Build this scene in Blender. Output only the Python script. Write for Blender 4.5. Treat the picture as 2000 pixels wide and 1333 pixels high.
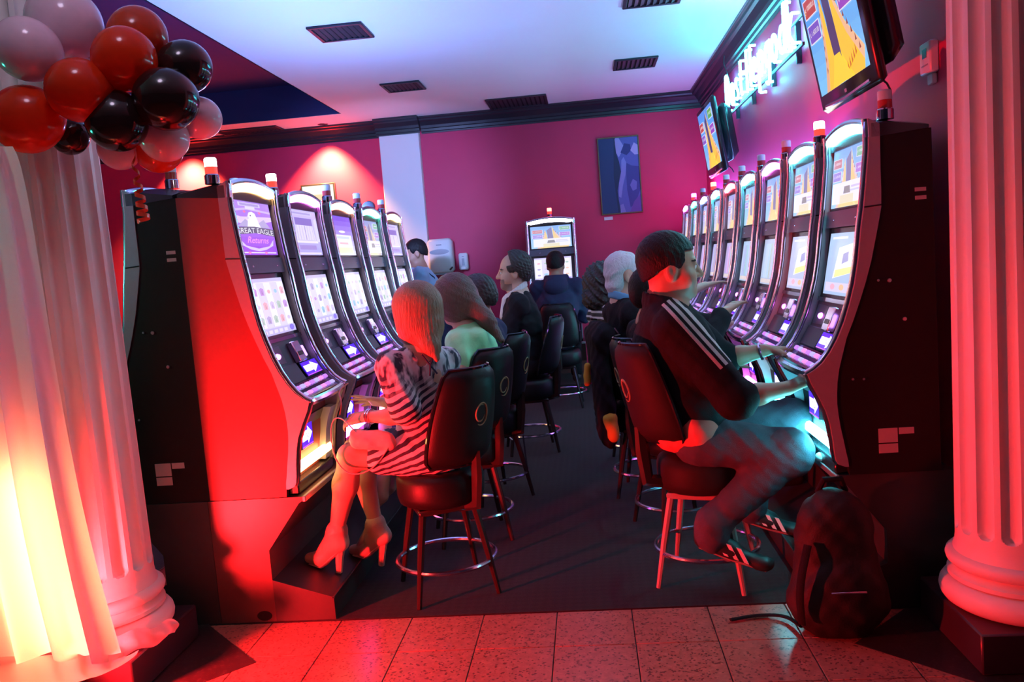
import bpy, math, random
import numpy as np
from mathutils import Vector, Matrix
random.seed(7)
R = math.radians
for o in list(bpy.data.objects):
    bpy.data.objects.remove(o)
scene = bpy.context.scene
COL = scene.collection

# ------------------------------------------------------------------ camera
cam_d = bpy.data.cameras.new('camera')
cam_d.sensor_width = 36.0
cam_d.lens = 1620.0 / 2000.0 * 36.0
cam_d.clip_start = 0.05
cam = bpy.data.objects.new('camera', cam_d)
COL.objects.link(cam)
_y, _p, _r = R(-5.45), R(-5.45), R(-4.5)
_f = Vector((math.sin(_y) * math.cos(_p), math.cos(_y) * math.cos(_p), math.sin(_p)))
_rt = Vector((math.cos(_y), -math.sin(_y), 0))
_up = _rt.cross(_f)
_rt2 = _rt * math.cos(_r) + _up * math.sin(_r)
_up2 = -_rt * math.sin(_r) + _up * math.cos(_r)
cam.matrix_world = Matrix(((_rt2.x, _up2.x, -_f.x, 0.0), (_rt2.y, _up2.y, -_f.y, 0.0),
                           (_rt2.z, _up2.z, -_f.z, 1.45), (0, 0, 0, 1)))
scene.camera = cam

# ------------------------------------------------------------------ world, exposure
W = bpy.data.worlds.new('World')
scene.world = W
W.use_nodes = True
bg = W.node_tree.nodes['Background']
bg.inputs[0].default_value = (0.34, 0.30, 0.75, 1)
bg.inputs[1].default_value = 0.015
vs = scene.view_settings
vs.view_transform = 'Standard'
vs.look = 'None'
vs.exposure = 0.0
vs.gamma = 1.0
vs.use_curve_mapping = False

# ------------------------------------------------------------------ lamps of the place and added fill lamps
def lamp(name, kind, loc, power, color, size=0.05, aim=None, spot=None, blend=0.5):
    d = bpy.data.lights.new(name, kind)
    d.energy = power
    d.color = color
    if kind in ('POINT', 'SPOT'):
        d.shadow_soft_size = size
    if kind == 'SPOT':
        d.spot_size = R(spot)
        d.spot_blend = blend
    o = bpy.data.objects.new(name, d)
    COL.objects.link(o)
    o.location = loc
    if aim is not None:
        o.rotation_euler = (Vector(aim) - Vector(loc)).to_track_quat('-Z', 'Y').to_euler()
    return o
RED_AT = (-1.93, 2.38, 0.27)
red_lamp = lamp('uplight_glow', 'SPOT', RED_AT, 540, (1.0, 0.013, 0.018), 0.04, (-0.60, 3.20, 0.55), 126, 0.75)
AMBER_AT = (-1.74, 2.36, 0.66)
amber_lamp = lamp('drape_glow', 'AREA', AMBER_AT, 16, (1.0, 0.15, 0.06))
amber_lamp.data.shape = 'RECTANGLE'; amber_lamp.data.size = 0.14; amber_lamp.data.size_y = 0.55
amber_lamp.rotation_euler = (R(-90), R(-8), 0)
# recessed downlights by the back wall, warm
DOWN = [(-2.77, 9.12), (-4.40, 9.12)]
down_lamps = [lamp('downlight_glow', 'SPOT', (x, y, 3.095), 1200, (1.0, 0.42, 0.10), 0.03, (x - 0.12, y + 0.16, 1.0), 90, 0.8) for x, y in DOWN]
# added unseen lamp that brightens the balloons and the left column
fill_lamps = [lamp('balloon_fill_glow', 'POINT', (-1.3, 2.0, 3.02), 10, (0.86, 0.70, 1.0), 0.12)]
# added fill bars hidden on the machine tops, put in to brighten the ceiling
FILL_BARS = [(-1.62, 5.2, 1.90, 2.4, 66), (1.29, 6.6, 1.90, 4.4, 40)]
fill_bar_lamps = []
for _x, _yy, _z, _l, _pw in FILL_BARS:
    _o = lamp('fill_bar_glow', 'AREA', (_x, _yy, _z), _pw, (0.20, 0.35, 1.0))
    _o.data.shape = 'RECTANGLE'; _o.data.size = 0.04; _o.data.size_y = _l
    _o.rotation_euler = (math.pi, 0, 0)
    fill_bar_lamps.append(_o)

pillar_fill_lamp = lamp('pillar_fill_glow', 'SPOT', (-1.62, 6.30, 1.98), 260, (0.34, 0.44, 1.0), 0.04, (-2.15, 9.25, 2.25), 62, 0.8)  # added unseen spot that brightens the pillar and the wall beside it

# ------------------------------------------------------------------ materials
def S(c):
    """sRGB 0-255 triple to linear"""
    return tuple(((v / 255) / 12.92 if v / 255 <= .04045 else ((v / 255 + .055) / 1.055) ** 2.4) for v in c)
MATS = {}
def pm(name, base, rough=0.5, metal=0.0, var=0.12, scale=18.0, bump=0.0, bscale=None, stretch=None, emit=None, es=0.0,
       coat=0.0, trans=0.0, spec=0.5):
    """procedural principled material: noise varies colour, a second noise gives relief"""
    if name in MATS:
        return MATS[name]
    m = bpy.data.materials.new(name)
    m.use_nodes = True
    nt = m.node_tree
    b = nt.nodes['Principled BSDF']
    b.inputs['Roughness'].default_value = rough
    b.inputs['Metallic'].default_value = metal
    b.inputs['Specular IOR Level'].default_value = spec
    b.inputs['Coat Weight'].default_value = coat
    b.inputs['Coat Roughness'].default_value = 0.08
    tc = nt.nodes.new('ShaderNodeTexCoord')
    vec = tc.outputs['Object']
    if stretch:
        mp = nt.nodes.new('ShaderNodeMapping')
        mp.inputs['Scale'].default_value = stretch
        nt.links.new(vec, mp.inputs[0])
        vec = mp.outputs[0]
    n = nt.nodes.new('ShaderNodeTexNoise')
    n.inputs['Scale'].default_value = scale
    n.inputs['Detail'].default_value = 3
    nt.links.new(vec, n.inputs['Vector'])
    mx = nt.nodes.new('ShaderNodeMix')
    mx.data_type = 'RGBA'
    c = Vector(base)
    mx.inputs['A'].default_value = (*(c * (1 - var)), 1)
    mx.inputs['B'].default_value = (*[min(1, v) for v in c * (1 + var)], 1)
    nt.links.new(n.outputs['Fac'], mx.inputs['Factor'])
    nt.links.new(mx.outputs['Result'], b.inputs['Base Color'])
    if bump:
        n2 = nt.nodes.new('ShaderNodeTexNoise')
        n2.inputs['Scale'].default_value = bscale or scale * 3
        n2.inputs['Detail'].default_value = 2
        nt.links.new(vec, n2.inputs['Vector'])
        bp = nt.nodes.new('ShaderNodeBump')
        bp.inputs['Strength'].default_value = bump
        bp.inputs['Distance'].default_value = 0.01
        nt.links.new(n2.outputs['Fac'], bp.inputs['Height'])
        nt.links.new(bp.outputs[0], b.inputs['Normal'])
    if emit is not None:
        b.inputs['Emission Color'].default_value = (*emit, 1)
        b.inputs['Emission Strength'].default_value = es
    if trans:
        b.inputs['Transmission Weight'].default_value = trans
    MATS[name] = m
    return m
def em(name, color, strength):
    return pm(name, (0.02, 0.02, 0.02), 0.35, 0, 0.0, emit=color, es=strength)
# picture material: flat print on lit screens, colour held per vertex
def printmat(name, strength, lit=True):
    m = bpy.data.materials.new(name)
    m.use_nodes = True
    nt = m.node_tree
    b = nt.nodes['Principled BSDF']
    b.inputs['Roughness'].default_value = 0.22 if lit else 0.5
    a = nt.nodes.new('ShaderNodeVertexColor')
    a.layer_name = 'print'
    if lit:
        b.inputs['Base Color'].default_value = (0.015, 0.015, 0.015, 1)
        nt.links.new(a.outputs['Color'], b.inputs['Emission Color'])
        b.inputs['Emission Strength'].default_value = strength
    else:
        nt.links.new(a.outputs['Color'], b.inputs['Base Color'])
    MATS[name] = m
    return m
M_SCREEN = printmat('screen_print', 1.15)
M_TV = printmat('television_print', 1.0)
M_PRINT = printmat('paper_print', 0, False)

M_BLACK = pm('cabinet_black', (0.010, 0.006, 0.007), 0.55, 0, 0.2, 40, 0.02, 90, spec=.2)
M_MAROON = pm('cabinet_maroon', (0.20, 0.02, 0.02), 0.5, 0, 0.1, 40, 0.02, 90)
M_TRIM = pm('trim_silver', (0.34, 0.34, 0.38), 0.42, 0.35, 0.06, 60)
M_CHROME = pm('chrome', (0.84, 0.79, 0.98), 0.2, 1.0, 0.03)  # lavender tint puts the machines' purple light into the metal colour
M_DKCHROME = pm('dark_chrome', (0.35, 0.33, 0.42), 0.16, 1.0, 0.06)
M_BEZEL = pm('bezel_black', (0.012, 0.012, 0.016), 0.25, 0, 0.1)
M_DIV = pm('divider_grey', (0.10, 0.10, 0.15), 0.3, 0.1, 0.06)
M_GRYP = pm('console_grey', (0.05, 0.05, 0.075), 0.4, 0, 0.1, 120, 0.03)
M_BTN = None
M_PLINTH = pm('plinth_laminate', (0.085, 0.032, 0.03), 0.4, 0, 0.2, 12)
M_PLTOP = pm('plinth_edge_metal', (0.35, 0.34, 0.36), 0.3, 0.7, 0.1)
M_STEP = pm('step_dark', (0.03, 0.026, 0.026), 0.45, 0, 0.2)
M_VINYL = pm('stool_vinyl', (0.009, 0.008, 0.010), 0.45, 0, 0.15, 30, 0.08, 160, spec=.3)
M_VINYLR = pm('stool_vinyl_red', (0.022, 0.014, 0.014), 0.6, 0, 0.15, 30, 0.08, 160, spec=.15)
M_LEG = pm('stool_leg_black', (0.03, 0.02, 0.02), 0.25, 0.1, 0.1)
M_LEGS = pm('stool_leg_painted', (0.34, 0.30, 0.28), 0.4, 0.0, 0.08)
M_LOGO = pm('embroidered_gold', (0.30, 0.24, 0.12), 0.6, 0.2, 0.1)
M_WALL = pm('wall_crimson', (0.62, 0.026, 0.12), 0.55, 0, 0.06, 5, 0.03, 220)
M_CEIL = pm('ceiling_white', (0.78, 0.78, 0.80), 0.8, 0, 0.025, 3, 0.05, 200)
M_RECESS = pm('recess_paint', (0.03, 0.03, 0.14), 0.8, 0, 0.05)
M_CROWN = pm('crown_paint', (0.022, 0.02, 0.032), 0.32, 0, 0.1)
M_PILLAR = pm('pillar_white', (0.74, 0.74, 0.78), 0.7, 0, 0.02, 4, 0.02, 150)
M_COLUMN = pm('column_plaster', (0.72, 0.70, 0.68), 0.55, 0, 0.03, 9, 0.04, 120)
M_BLOCK = pm('block_dark_stone', (0.035, 0.02, 0.03), 0.35, 0, 0.25, 14)
M_WHITEP = pm('white_plastic', (0.75, 0.77, 0.80), 0.3, 0, 0.03)
M_GREYP = pm('grey_plastic', (0.30, 0.32, 0.38), 0.4, 0, 0.05)
M_LABEL = pm('sticker_paper', (0.42, 0.36, 0.36), 0.6, 0, 0.1)
M_SCREW = pm('lock_metal', (0.6, 0.55, 0.55), 0.3, 0.9, 0.1)
M_BRASS = pm('frame_bronze', (0.20, 0.15, 0.09), 0.4, 0.7, 0.1)
M_VENT = pm('vent_metal', (0.03, 0.026, 0.04), 0.5, 0.3, 0.15)

# ------------------------------------------------------------------ objects
def link(name, mesh, parent=None, loc=None, rotz=0.0):
    o = bpy.data.objects.new(name, mesh)
    COL.objects.link(o)
    if parent is not None:
        o.parent = parent
    if loc is not None:
        o.location = loc
    if rotz:
        o.rotation_euler = (0, 0, rotz)
    return o
def thing(name, label, cat, loc=(0, 0, 0), rotz=0.0, group=None):
    return tag(link(name, None, None, loc, rotz), label, cat, group)
def tag(o, label, cat, group=None):
    o['label'] = label
    o['category'] = cat
    if group:
        o['group'] = group
    return o
def struct(o):
    o['kind'] = 'structure'
    return o

class MB:
    """collects shapes into one mesh"""
    def __init__(s):
        s.v = []; s.f = []; s.m = []; s.cur = 0
    def add(s, vs, fs):
        n = len(s.v)
        s.v += [tuple(v) for v in vs]
        s.f += [tuple(i + n for i in f) for f in fs]
        s.m += [s.cur] * len(fs)
        return s
    def box(s, x0, x1, y0, y1, z0, z1, bev=0.0):
        b = min(bev, (x1 - x0) * .45, (y1 - y0) * .45, (z1 - z0) * .45)
        if b <= 0:
            vs = [(x, y, z) for z in (z0, z1) for y in (y0, y1) for x in (x0, x1)]
            return s.add(vs, [(0, 2, 3, 1), (4, 5, 7, 6), (0, 1, 5, 4), (2, 6, 7, 3), (0, 4, 6, 2), (1, 3, 7, 5)])
        # chamfered box: 24 verts
        vs = []; idx = {}
        X = (x0, x1); Y = (y0, y1); Z = (z0, z1); sg = (1, -1)
        for i in (0, 1):
            for j in (0, 1):
                for k in (0, 1):
                    for a in range(3):
                        p = [X[i], Y[j], Z[k]]
                        for q, t in enumerate((i, j, k)):
                            if q != a:
                                p[q] += sg[t] * b
                        idx[i, j, k, a] = len(vs); vs.append(tuple(p))
        fs = []
        for a in range(3):
            o1, o2 = [q for q in range(3) if q != a]
            for e in (0, 1):
                f = []
                for t1, t2 in ((0, 0), (1, 0), (1, 1), (0, 1)):
                    k = [0, 0, 0]; k[a] = e; k[o1] = t1; k[o2] = t2
                    f.append(idx[k[0], k[1], k[2], a])
                fs.append(f)
            for t1 in (0, 1):
                for t2 in (0, 1):
                    f = []
                    for e in (0, 1):
                        k = [0, 0, 0]; k[a] = e; k[o1] = t1; k[o2] = t2
                        f.append(k)
                    A = [idx[f[0][0], f[0][1], f[0][2], o1], idx[f[1][0], f[1][1], f[1][2], o1], idx[f[1][0], f[1][1], f[1][2], o2], idx[f[0][0], f[0][1], f[0][2], o2]]
                    fs.append(A)
        for i in (0, 1):
            for j in (0, 1):
                for k in (0, 1):
                    fs.append([idx[i, j, k, 0], idx[i, j, k, 1], idx[i, j, k, 2]])
        return s.add(vs, fs)
    def prism(s, prof, y0, y1):
        """profile of (x, z) points extruded along y"""
        n = len(prof)
        vs = [(x, y0, z) for x, z in prof] + [(x, y1, z) for x, z in prof]
        fs = [tuple(range(n)), tuple(range(2 * n - 1, n - 1, -1))]
        fs += [(i, i + n, (i + 1) % n + n, (i + 1) % n) for i in range(n)]
        return s.add(vs, fs)
    def band(s, a, b, y0, y1):
        """strip solid between two (x, z) polylines of equal length, extruded along y"""
        n = len(a)
        vs = [(x, y0, z) for x, z in a] + [(x, y0, z) for x, z in b] + [(x, y1, z) for x, z in a] + [(x, y1, z) for x, z in b]
        fs = []
        for i in range(n - 1):
            fs += [(i, i + 1, n + i + 1, n + i), (2 * n + i, 3 * n + i, 3 * n + i + 1, 2 * n + i + 1),
                   (i, 2 * n + i, 2 * n + i + 1, i + 1), (n + i, n + i + 1, 3 * n + i + 1, 3 * n + i)]
        fs += [(0, n, 3 * n, 2 * n), (n - 1, 3 * n - 1, 4 * n - 1, 2 * n - 1)]
        return s.add(vs, fs)
    def tube(s, pts, r, n=8, closed=False, caps=True, flat=None):
        P = [Vector(p) for p in pts]
        N = len(P)
        rs = r if isinstance(r, (list, tuple)) else [r] * N
        vs = []; fs = []
        ref = None
        for i in range(N):
            if closed:
                t = P[(i + 1) % N] - P[i - 1]
            else:
                t = P[min(i + 1, N - 1)] - P[max(i - 1, 0)]
            t = t.normalized() if t.length > 1e-9 else Vector((0, 0, 1))
            if ref is None:
                ref = Vector((0, 0, 1)) if abs(t.z) < .9 else Vector((1, 0, 0))
            u = (ref - t * ref.dot(t))
            u = u.normalized() if u.length > 1e-6 else t.orthogonal().normalized()
            ref = u
            w = t.cross(u)
            for k in range(n):
                a = 2 * math.pi * k / n
                vs.append(P[i] + (u * math.cos(a) * (flat or 1) + w * math.sin(a)) * rs[i])
        M = N if closed else N - 1
        for i in range(M):
            j = (i + 1) % N
            fs += [(i * n + k, i * n + (k + 1) % n, j * n + (k + 1) % n, j * n + k) for k in range(n)]
        if not closed and caps:
            fs += [tuple(range(n - 1, -1, -1)), tuple((N - 1) * n + k for k in range(n))]
        return s.add(vs, fs)
    def lathe(s, prof, n=32, c=(0, 0, 0), radial=None):
        """profile (r, z) turned about the vertical through c; radial(a, r, z) may vary the radius"""
        vs = []; fs = []
        m = len(prof)
        for k in range(n):
            a = 2 * math.pi * k / n
            for r, z in prof:
                rr = radial(a, r, z) if radial else r
                vs.append((c[0] + rr * math.cos(a), c[1] + rr * math.sin(a), c[2] + z))
        for k in range(n):
            l = (k + 1) % n
            fs += [(k * m + i, l * m + i, l * m + i + 1, k * m + i + 1) for i in range(m - 1)]
        if prof[0][0] > 1e-5:
            fs.append(tuple(k * m for k in range(n - 1, -1, -1)))
        if prof[-1][0] > 1e-5:
            fs.append(tuple(k * m + m - 1 for k in range(n)))
        return s.add(vs, fs)
    def ball(s, c, r, n=12, m=8, R3=None):
        r = r if isinstance(r, (tuple, list)) else (r, r, r)
        vs = []; fs = []
        for j in range(m + 1):
            t = math.pi * j / m
            for k in range(n):
                a = 2 * math.pi * k / n
                p = Vector((r[0] * math.sin(t) * math.cos(a), r[1] * math.sin(t) * math.sin(a), r[2] * math.cos(t)))
                if R3:
                    p = R3 @ p
                vs.append(Vector(c) + p)
        for j in range(m):
            fs += [(j * n + k, (j + 1) * n + k, (j + 1) * n + (k + 1) % n, j * n + (k + 1) % n) for k in range(n)]
        return s.add(vs, fs)
    def xf(s, M4):
        s.v = [tuple(M4 @ Vector(v)) for v in s.v]
        return s
    def mesh(s, name, mats, smooth=True, ang=38):
        me = bpy.data.meshes.new(name)
        me.from_pydata(s.v, [], s.f)
        if not isinstance(mats, (list, tuple)):
            mats = [mats]
        for m in mats:
            me.materials.append(m)
        if len(mats) > 1:
            me.polygons.foreach_set('material_index', s.m)
        fix(me)
        if smooth:
            me.shade_smooth()
            me.set_sharp_from_angle(angle=R(ang))
        return me
    def build(s, name, mats, parent=None, loc=None, rotz=0.0, **k):
        return link(name, s.mesh(name, mats, **k), parent, loc, rotz)
import bmesh
def fix(me):
    bm = bmesh.new()
    bm.from_mesh(me)
    bmesh.ops.remove_doubles(bm, verts=bm.verts, dist=1e-6)
    bmesh.ops.recalc_face_normals(bm, faces=bm.faces)
    bm.to_mesh(me)
    bm.free()
    me.update()
CACHE = {}
def cached(key, fn):
    if key not in CACHE:
        CACHE[key] = fn()
    return CACHE[key]

# ------------------------------------------------------------------ flat print (screens, signs, labels)
_TXT = {}
def text_tris(txt):
    """triangles of a line of lettering, scaled to a unit box"""
    if txt in _TXT:
        return _TXT[txt]
    c = bpy.data.curves.new('lettering', 'FONT')
    c.body = txt
    c.resolution_u = 3
    o = bpy.data.objects.new('lettering', c)
    COL.objects.link(o)
    me = bpy.data.meshes.new_from_object(o.evaluated_get(bpy.context.evaluated_depsgraph_get()))
    bpy.data.objects.remove(o)
    V = np.array([v.co[:2] for v in me.vertices])
    V = (V - V.min(0)) / (V.max(0) - V.min(0))
    me.calc_loop_triangles()
    T = [tuple(map(tuple, V[list(t.vertices)])) for t in me.loop_triangles]
    bpy.data.meshes.remove(me)
    _TXT[txt] = T
    return T
class Art:
    """a flat drawing in the unit square, layer over layer"""
    def __init__(s):
        s.p = []; s.layer = 0
    def poly(s, col, pts):
        s.layer += 1
        s.p.append((col, pts, s.layer)); return s
    def rect(s, col, u0, v0, u1, v1):
        return s.poly(col, [(u0, v0), (u1, v0), (u1, v1), (u0, v1)])
    def frame(s, col, u0, v0, u1, v1, t):
        s.rect(col, u0, v0, u1, v0 + t); s.rect(col, u0, v1 - t, u1, v1)
        s.rect(col, u0, v0, u0 + t, v1); return s.rect(col, u1 - t, v0, u1, v1)
    def disc(s, col, u, v, r, rv=None, n=14):
        return s.poly(col, [(u + r * math.cos(2 * math.pi * k / n), v + (rv or r) * math.sin(2 * math.pi * k / n)) for k in range(n)])
    def grad(s, c0, c1, u0, v0, u1, v1, n=8):
        for i in range(n):
            t = i / (n - 1)
            s.poly([a + (b - a) * t for a, b in zip(c0, c1)], [(u0, v0 + (v1 - v0) * i / n), (u1, v0 + (v1 - v0) * i / n), (u1, v0 + (v1 - v0) * (i + 1) / n), (u0, v0 + (v1 - v0) * (i + 1) / n)])
            s.layer -= 1
        s.layer += 1
        return s
    def text(s, col, txt, u0, v0, u1, v1, bend=0.0, slant=0.0):
        s.layer += 1
        for t in text_tris(txt):
            q = []
            for a, b in t:
                uu = u0 + (u1 - u0) * a + slant * b
                q.append((uu, v0 + (v1 - v0) * b + bend * (1 - (2 * a - 1) ** 2)))
            s.p.append((col, q, s.layer))
        return s
    def mesh(s, name, P00, P10, P01, P11, mat, step=0.0007, wash=0.0, tint=(214, 210, 252)):
        """P00 bottom left as the viewer sees it, P10 bottom right, P01 top left"""
        P00, P10, P01, P11 = map(Vector, (P00, P10, P01, P11))
        nrm = (P10 - P00).cross(P01 - P00).normalized()
        vs = []; fs = []; cs = []
        for col, pts, ly in s.p:
            n = len(vs)
            c = S([q * (1 - wash) + w * wash for q, w in zip(col, tint)])
            for u, v in pts:
                vs.append((P00 * (1 - u) + P10 * u) * (1 - v) + (P01 * (1 - u) + P11 * u) * v + nrm * step * ly)
                cs.append((*c, 1.0))
            fs.append(tuple(range(n, n + len(pts))))
        me = bpy.data.meshes.new(name)
        me.from_pydata(vs, [], fs)
        a = me.color_attributes.new('print', 'FLOAT_COLOR', 'POINT')
        a.data.foreach_set('color', np.array(cs, 'f').ravel())
        me.materials.append(mat)
        return me

# ================================================================== THE SETTING
CEIL_Z = 3.12; WALL_X = 1.38; BACK_Y = 9.35; LEFT_X = -6.0
def carpet_mat():
    m = bpy.data.materials.new('carpet'); m.use_nodes = True
    nt = m.node_tree; b = nt.nodes['Principled BSDF']; L = nt.links.new
    b.inputs['Roughness'].default_value = 0.95
    tc = nt.nodes.new('ShaderNodeTexCoord')
    mp = nt.nodes.new('ShaderNodeMapping'); mp.inputs['Rotation'].default_value = (0, 0, R(45)); L(tc.outputs['Object'], mp.inputs[0])
    ck = nt.nodes.new('ShaderNodeTexChecker'); ck.inputs['Scale'].default_value = 34; L(mp.outputs[0], ck.inputs[0])
    ck.inputs['Color1'].default_value = (0.026, 0.019, 0.024, 1); ck.inputs['Color2'].default_value = (0.019, 0.013, 0.018, 1)
    n = nt.nodes.new('ShaderNodeTexNoise'); n.inputs['Scale'].default_value = 90; L(tc.outputs['Object'], n.inputs['Vector'])
    mx = nt.nodes.new('ShaderNodeMix'); mx.data_type = 'RGBA'; mx.blend_type = 'MULTIPLY'; mx.inputs['Factor'].default_value = 0.7
    L(ck.outputs[0], mx.inputs['A']); L(n.outputs['Color'], mx.inputs['B']); L(mx.outputs['Result'], b.inputs['Base Color'])
    bp = nt.nodes.new('ShaderNodeBump'); bp.inputs['Strength'].default_value = 0.5; bp.inputs['Distance'].default_value = 0.004
    n2 = nt.nodes.new('ShaderNodeTexNoise'); n2.inputs['Scale'].default_value = 260; L(tc.outputs['Object'], n2.inputs['Vector'])
    L(n2.outputs['Fac'], bp.inputs['Height']); L(bp.outputs[0], b.inputs['Normal'])
    return m
def tile_mat(name, base, speck, rough=0.28):
    m = bpy.data.materials.new(name); m.use_nodes = True
    nt = m.node_tree; b = nt.nodes['Principled BSDF']; L = nt.links.new
    b.inputs['Roughness'].default_value = rough
    tc = nt.nodes.new('ShaderNodeTexCoord')
    oi = nt.nodes.new('ShaderNodeObjectInfo')
    va = nt.nodes.new('ShaderNodeVectorMath'); va.operation = 'ADD'
    L(tc.outputs['Object'], va.inputs[0]); L(oi.outputs['Location'], va.inputs[1])
    v = nt.nodes.new('ShaderNodeTexVoronoi'); v.inputs['Scale'].default_value = 130; L(va.outputs[0], v.inputs['Vector'])
    rp = nt.nodes.new('ShaderNodeValToRGB')
    sp = nt.nodes.new('ShaderNodeSeparateColor'); L(v.outputs['Color'], sp.inputs[0]); L(sp.outputs[0], rp.inputs[0])
    rp.color_ramp.interpolation = 'CONSTANT'
    rp.color_ramp.elements[0].color = (*speck, 1); rp.color_ramp.elements[1].position = 0.12; rp.color_ramp.elements[1].color = (*base, 1)
    e = rp.color_ramp.elements.new(0.8); e.color = (*[min(1, q * 1.12) for q in base], 1)
    n = nt.nodes.new('ShaderNodeTexNoise'); n.inputs['Scale'].default_value = 30; n.inputs['Detail'].default_value = 4; L(va.outputs[0], n.inputs['Vector'])
    rm = nt.nodes.new('ShaderNodeMapRange'); rm.inputs[1].default_value = .3; rm.inputs[2].default_value = .7; rm.inputs[3].default_value = .8; rm.inputs[4].default_value = 1.08; L(n.outputs['Fac'], rm.inputs[0])
    mx = nt.nodes.new('ShaderNodeMix'); mx.data_type = 'RGBA'; mx.blend_type = 'MULTIPLY'; mx.inputs['Factor'].default_value = 1
    L(rp.outputs[0], mx.inputs['A']); L(rm.outputs[0], mx.inputs['B']); L(mx.outputs['Result'], b.inputs['Base Color'])
    return m
M_TILE = tile_mat('terrazzo_tile', (0.42, 0.15, 0.11), (0.17, 0.06, 0.05))
M_DTILE = tile_mat('dark_tile', (0.035, 0.02, 0.022), (0.06, 0.04, 0.04))
M_GROUT = pm('grout', (0.10, 0.07, 0.065), 0.9, 0, 0.1)
floor = struct(MB().box(LEFT_X, 3.0, -2.5, BACK_Y, -0.08, -0.007).build('floor', M_GROUT))
car = MB().box(LEFT_X, WALL_X, 3.297, BACK_Y, -0.0069, 0.003).build('carpet', carpet_mat(), floor)
T = 0.304
tmesh = MB().box(0.002, T - 0.002, 0.002, T - 0.002, -0.0069, 0.0, 0.0012).mesh('floor_tile', M_TILE)
for j in range(14):
    for i in range(19):
        link('floor_tile', tmesh, floor, (-0.215 + (i - 12) * T, 3.292 - (j + 1) * T, 0))
for cx, cy in ((-1.93, 2.94), (1.43, 2.93)):
    d = 0.57
    MB().add([(cx + d, cy, .002), (cx, cy + d, .002), (cx - d, cy, .002), (cx, cy - d, .002), (cx + d, cy, .0001), (cx, cy + d, .0001), (cx - d, cy, .0001), (cx, cy - d, .0001)],
             [(0, 1, 2, 3), (7, 6, 5, 4), (0, 4, 5, 1), (1, 5, 6, 2), (2, 6, 7, 3), (3, 7, 4, 0)]).build('diamond_inlay', M_DTILE, floor, smooth=False)

wall_back = struct(MB().box(LEFT_X, WALL_X + .15, BACK_Y, BACK_Y + .15, 0, CEIL_Z).build('wall_back', M_WALL))
wall_right = struct(MB().box(WALL_X, WALL_X + .15, 3.2701, BACK_Y, 0, CEIL_Z).build('wall_right', M_WALL))
wall_front = struct(MB().box(WALL_X, 3.0, 3.12, 3.27, 0, CEIL_Z).build('wall_front', M_WALL))
wall_left = struct(MB().box(LEFT_X - .15, LEFT_X, 2.6, BACK_Y + .15, 0, CEIL_Z + .4).build('wall_left', M_WALL))
cl = MB()
cl.box(-2.43, WALL_X + .15, 2.6, BACK_Y + .15, CEIL_Z, CEIL_Z + .12)
cl.box(LEFT_X, -2.43, 8.65, BACK_Y + .15, CEIL_Z, CEIL_Z + .12)
cl.box(LEFT_X, 3.0, -2.5, 2.6, CEIL_Z, CEIL_Z + .12)
ceiling = struct(cl.build('ceiling', M_CEIL, smooth=False))
rc = MB()
z1 = CEIL_Z + .34
rc.box(LEFT_X, -2.44, 2.6, 8.64, z1, z1 + .05)
rc.box(-2.4299, -2.42, 2.6, 8.65, CEIL_Z + .0, z1)
rc.box(LEFT_X, -2.43, 8.64, 8.6499, CEIL_Z + .002, z1)
rc.build('ceiling_recess', M_RECESS, ceiling, smooth=False)

CROWN = [(0, 0), (.145, 0), (.145, -.018), (.128, -.026), (.120, -.042), (.098, -.052), (.060, -.092), (.050, -.118), (.034, -.124), (.030, -.150), (.018, -.156), (.016, -.172), (0, -.172)]
def crown_run(name, p0, p1, out):
    """crown moulding along p0-p1 (x, y), projecting towards out"""
    m = MB(); n = len(CROWN)
    vs = []
    for p in (p0, p1):
        for a, b in CROWN:
            vs.append((p[0] + out[0] * a, p[1] + out[1] * a, CEIL_Z - .0005 + b))
    m.add(vs, [tuple(range(n)), tuple(range(2 * n - 1, n - 1, -1))] + [(i, (i + 1) % n, (i + 1) % n + n, i + n) for i in range(n)])
    return struct(m.build(name, M_CROWN, ang=20))
crown_run('trim_1', (-1.72, BACK_Y), (WALL_X, BACK_Y), (0, -1))
crown_run('trim_2', (WALL_X, 3.12), (WALL_X, BACK_Y), (-1, 0))
crown_run('trim_3', (-2.21, BACK_Y - .10), (-1.72, BACK_Y - .10), (0, -1))
crown_run('trim_4', (LEFT_X, BACK_Y), (-2.21, BACK_Y), (0, -1))
pillar = MB().box(-2.19, -1.74, BACK_Y - .10, BACK_Y, 0, CEIL_Z - .15, .006).build('pillar', M_PILLAR)
tag(struct(pillar), 'flat white pillar on the crimson back wall beside the towel dispenser', 'pillar')
MB().box(-2.20, -1.73, BACK_Y - .112, BACK_Y, 0, .12, .004).build('pillar_plinth', M_CROWN, pillar)

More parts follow.
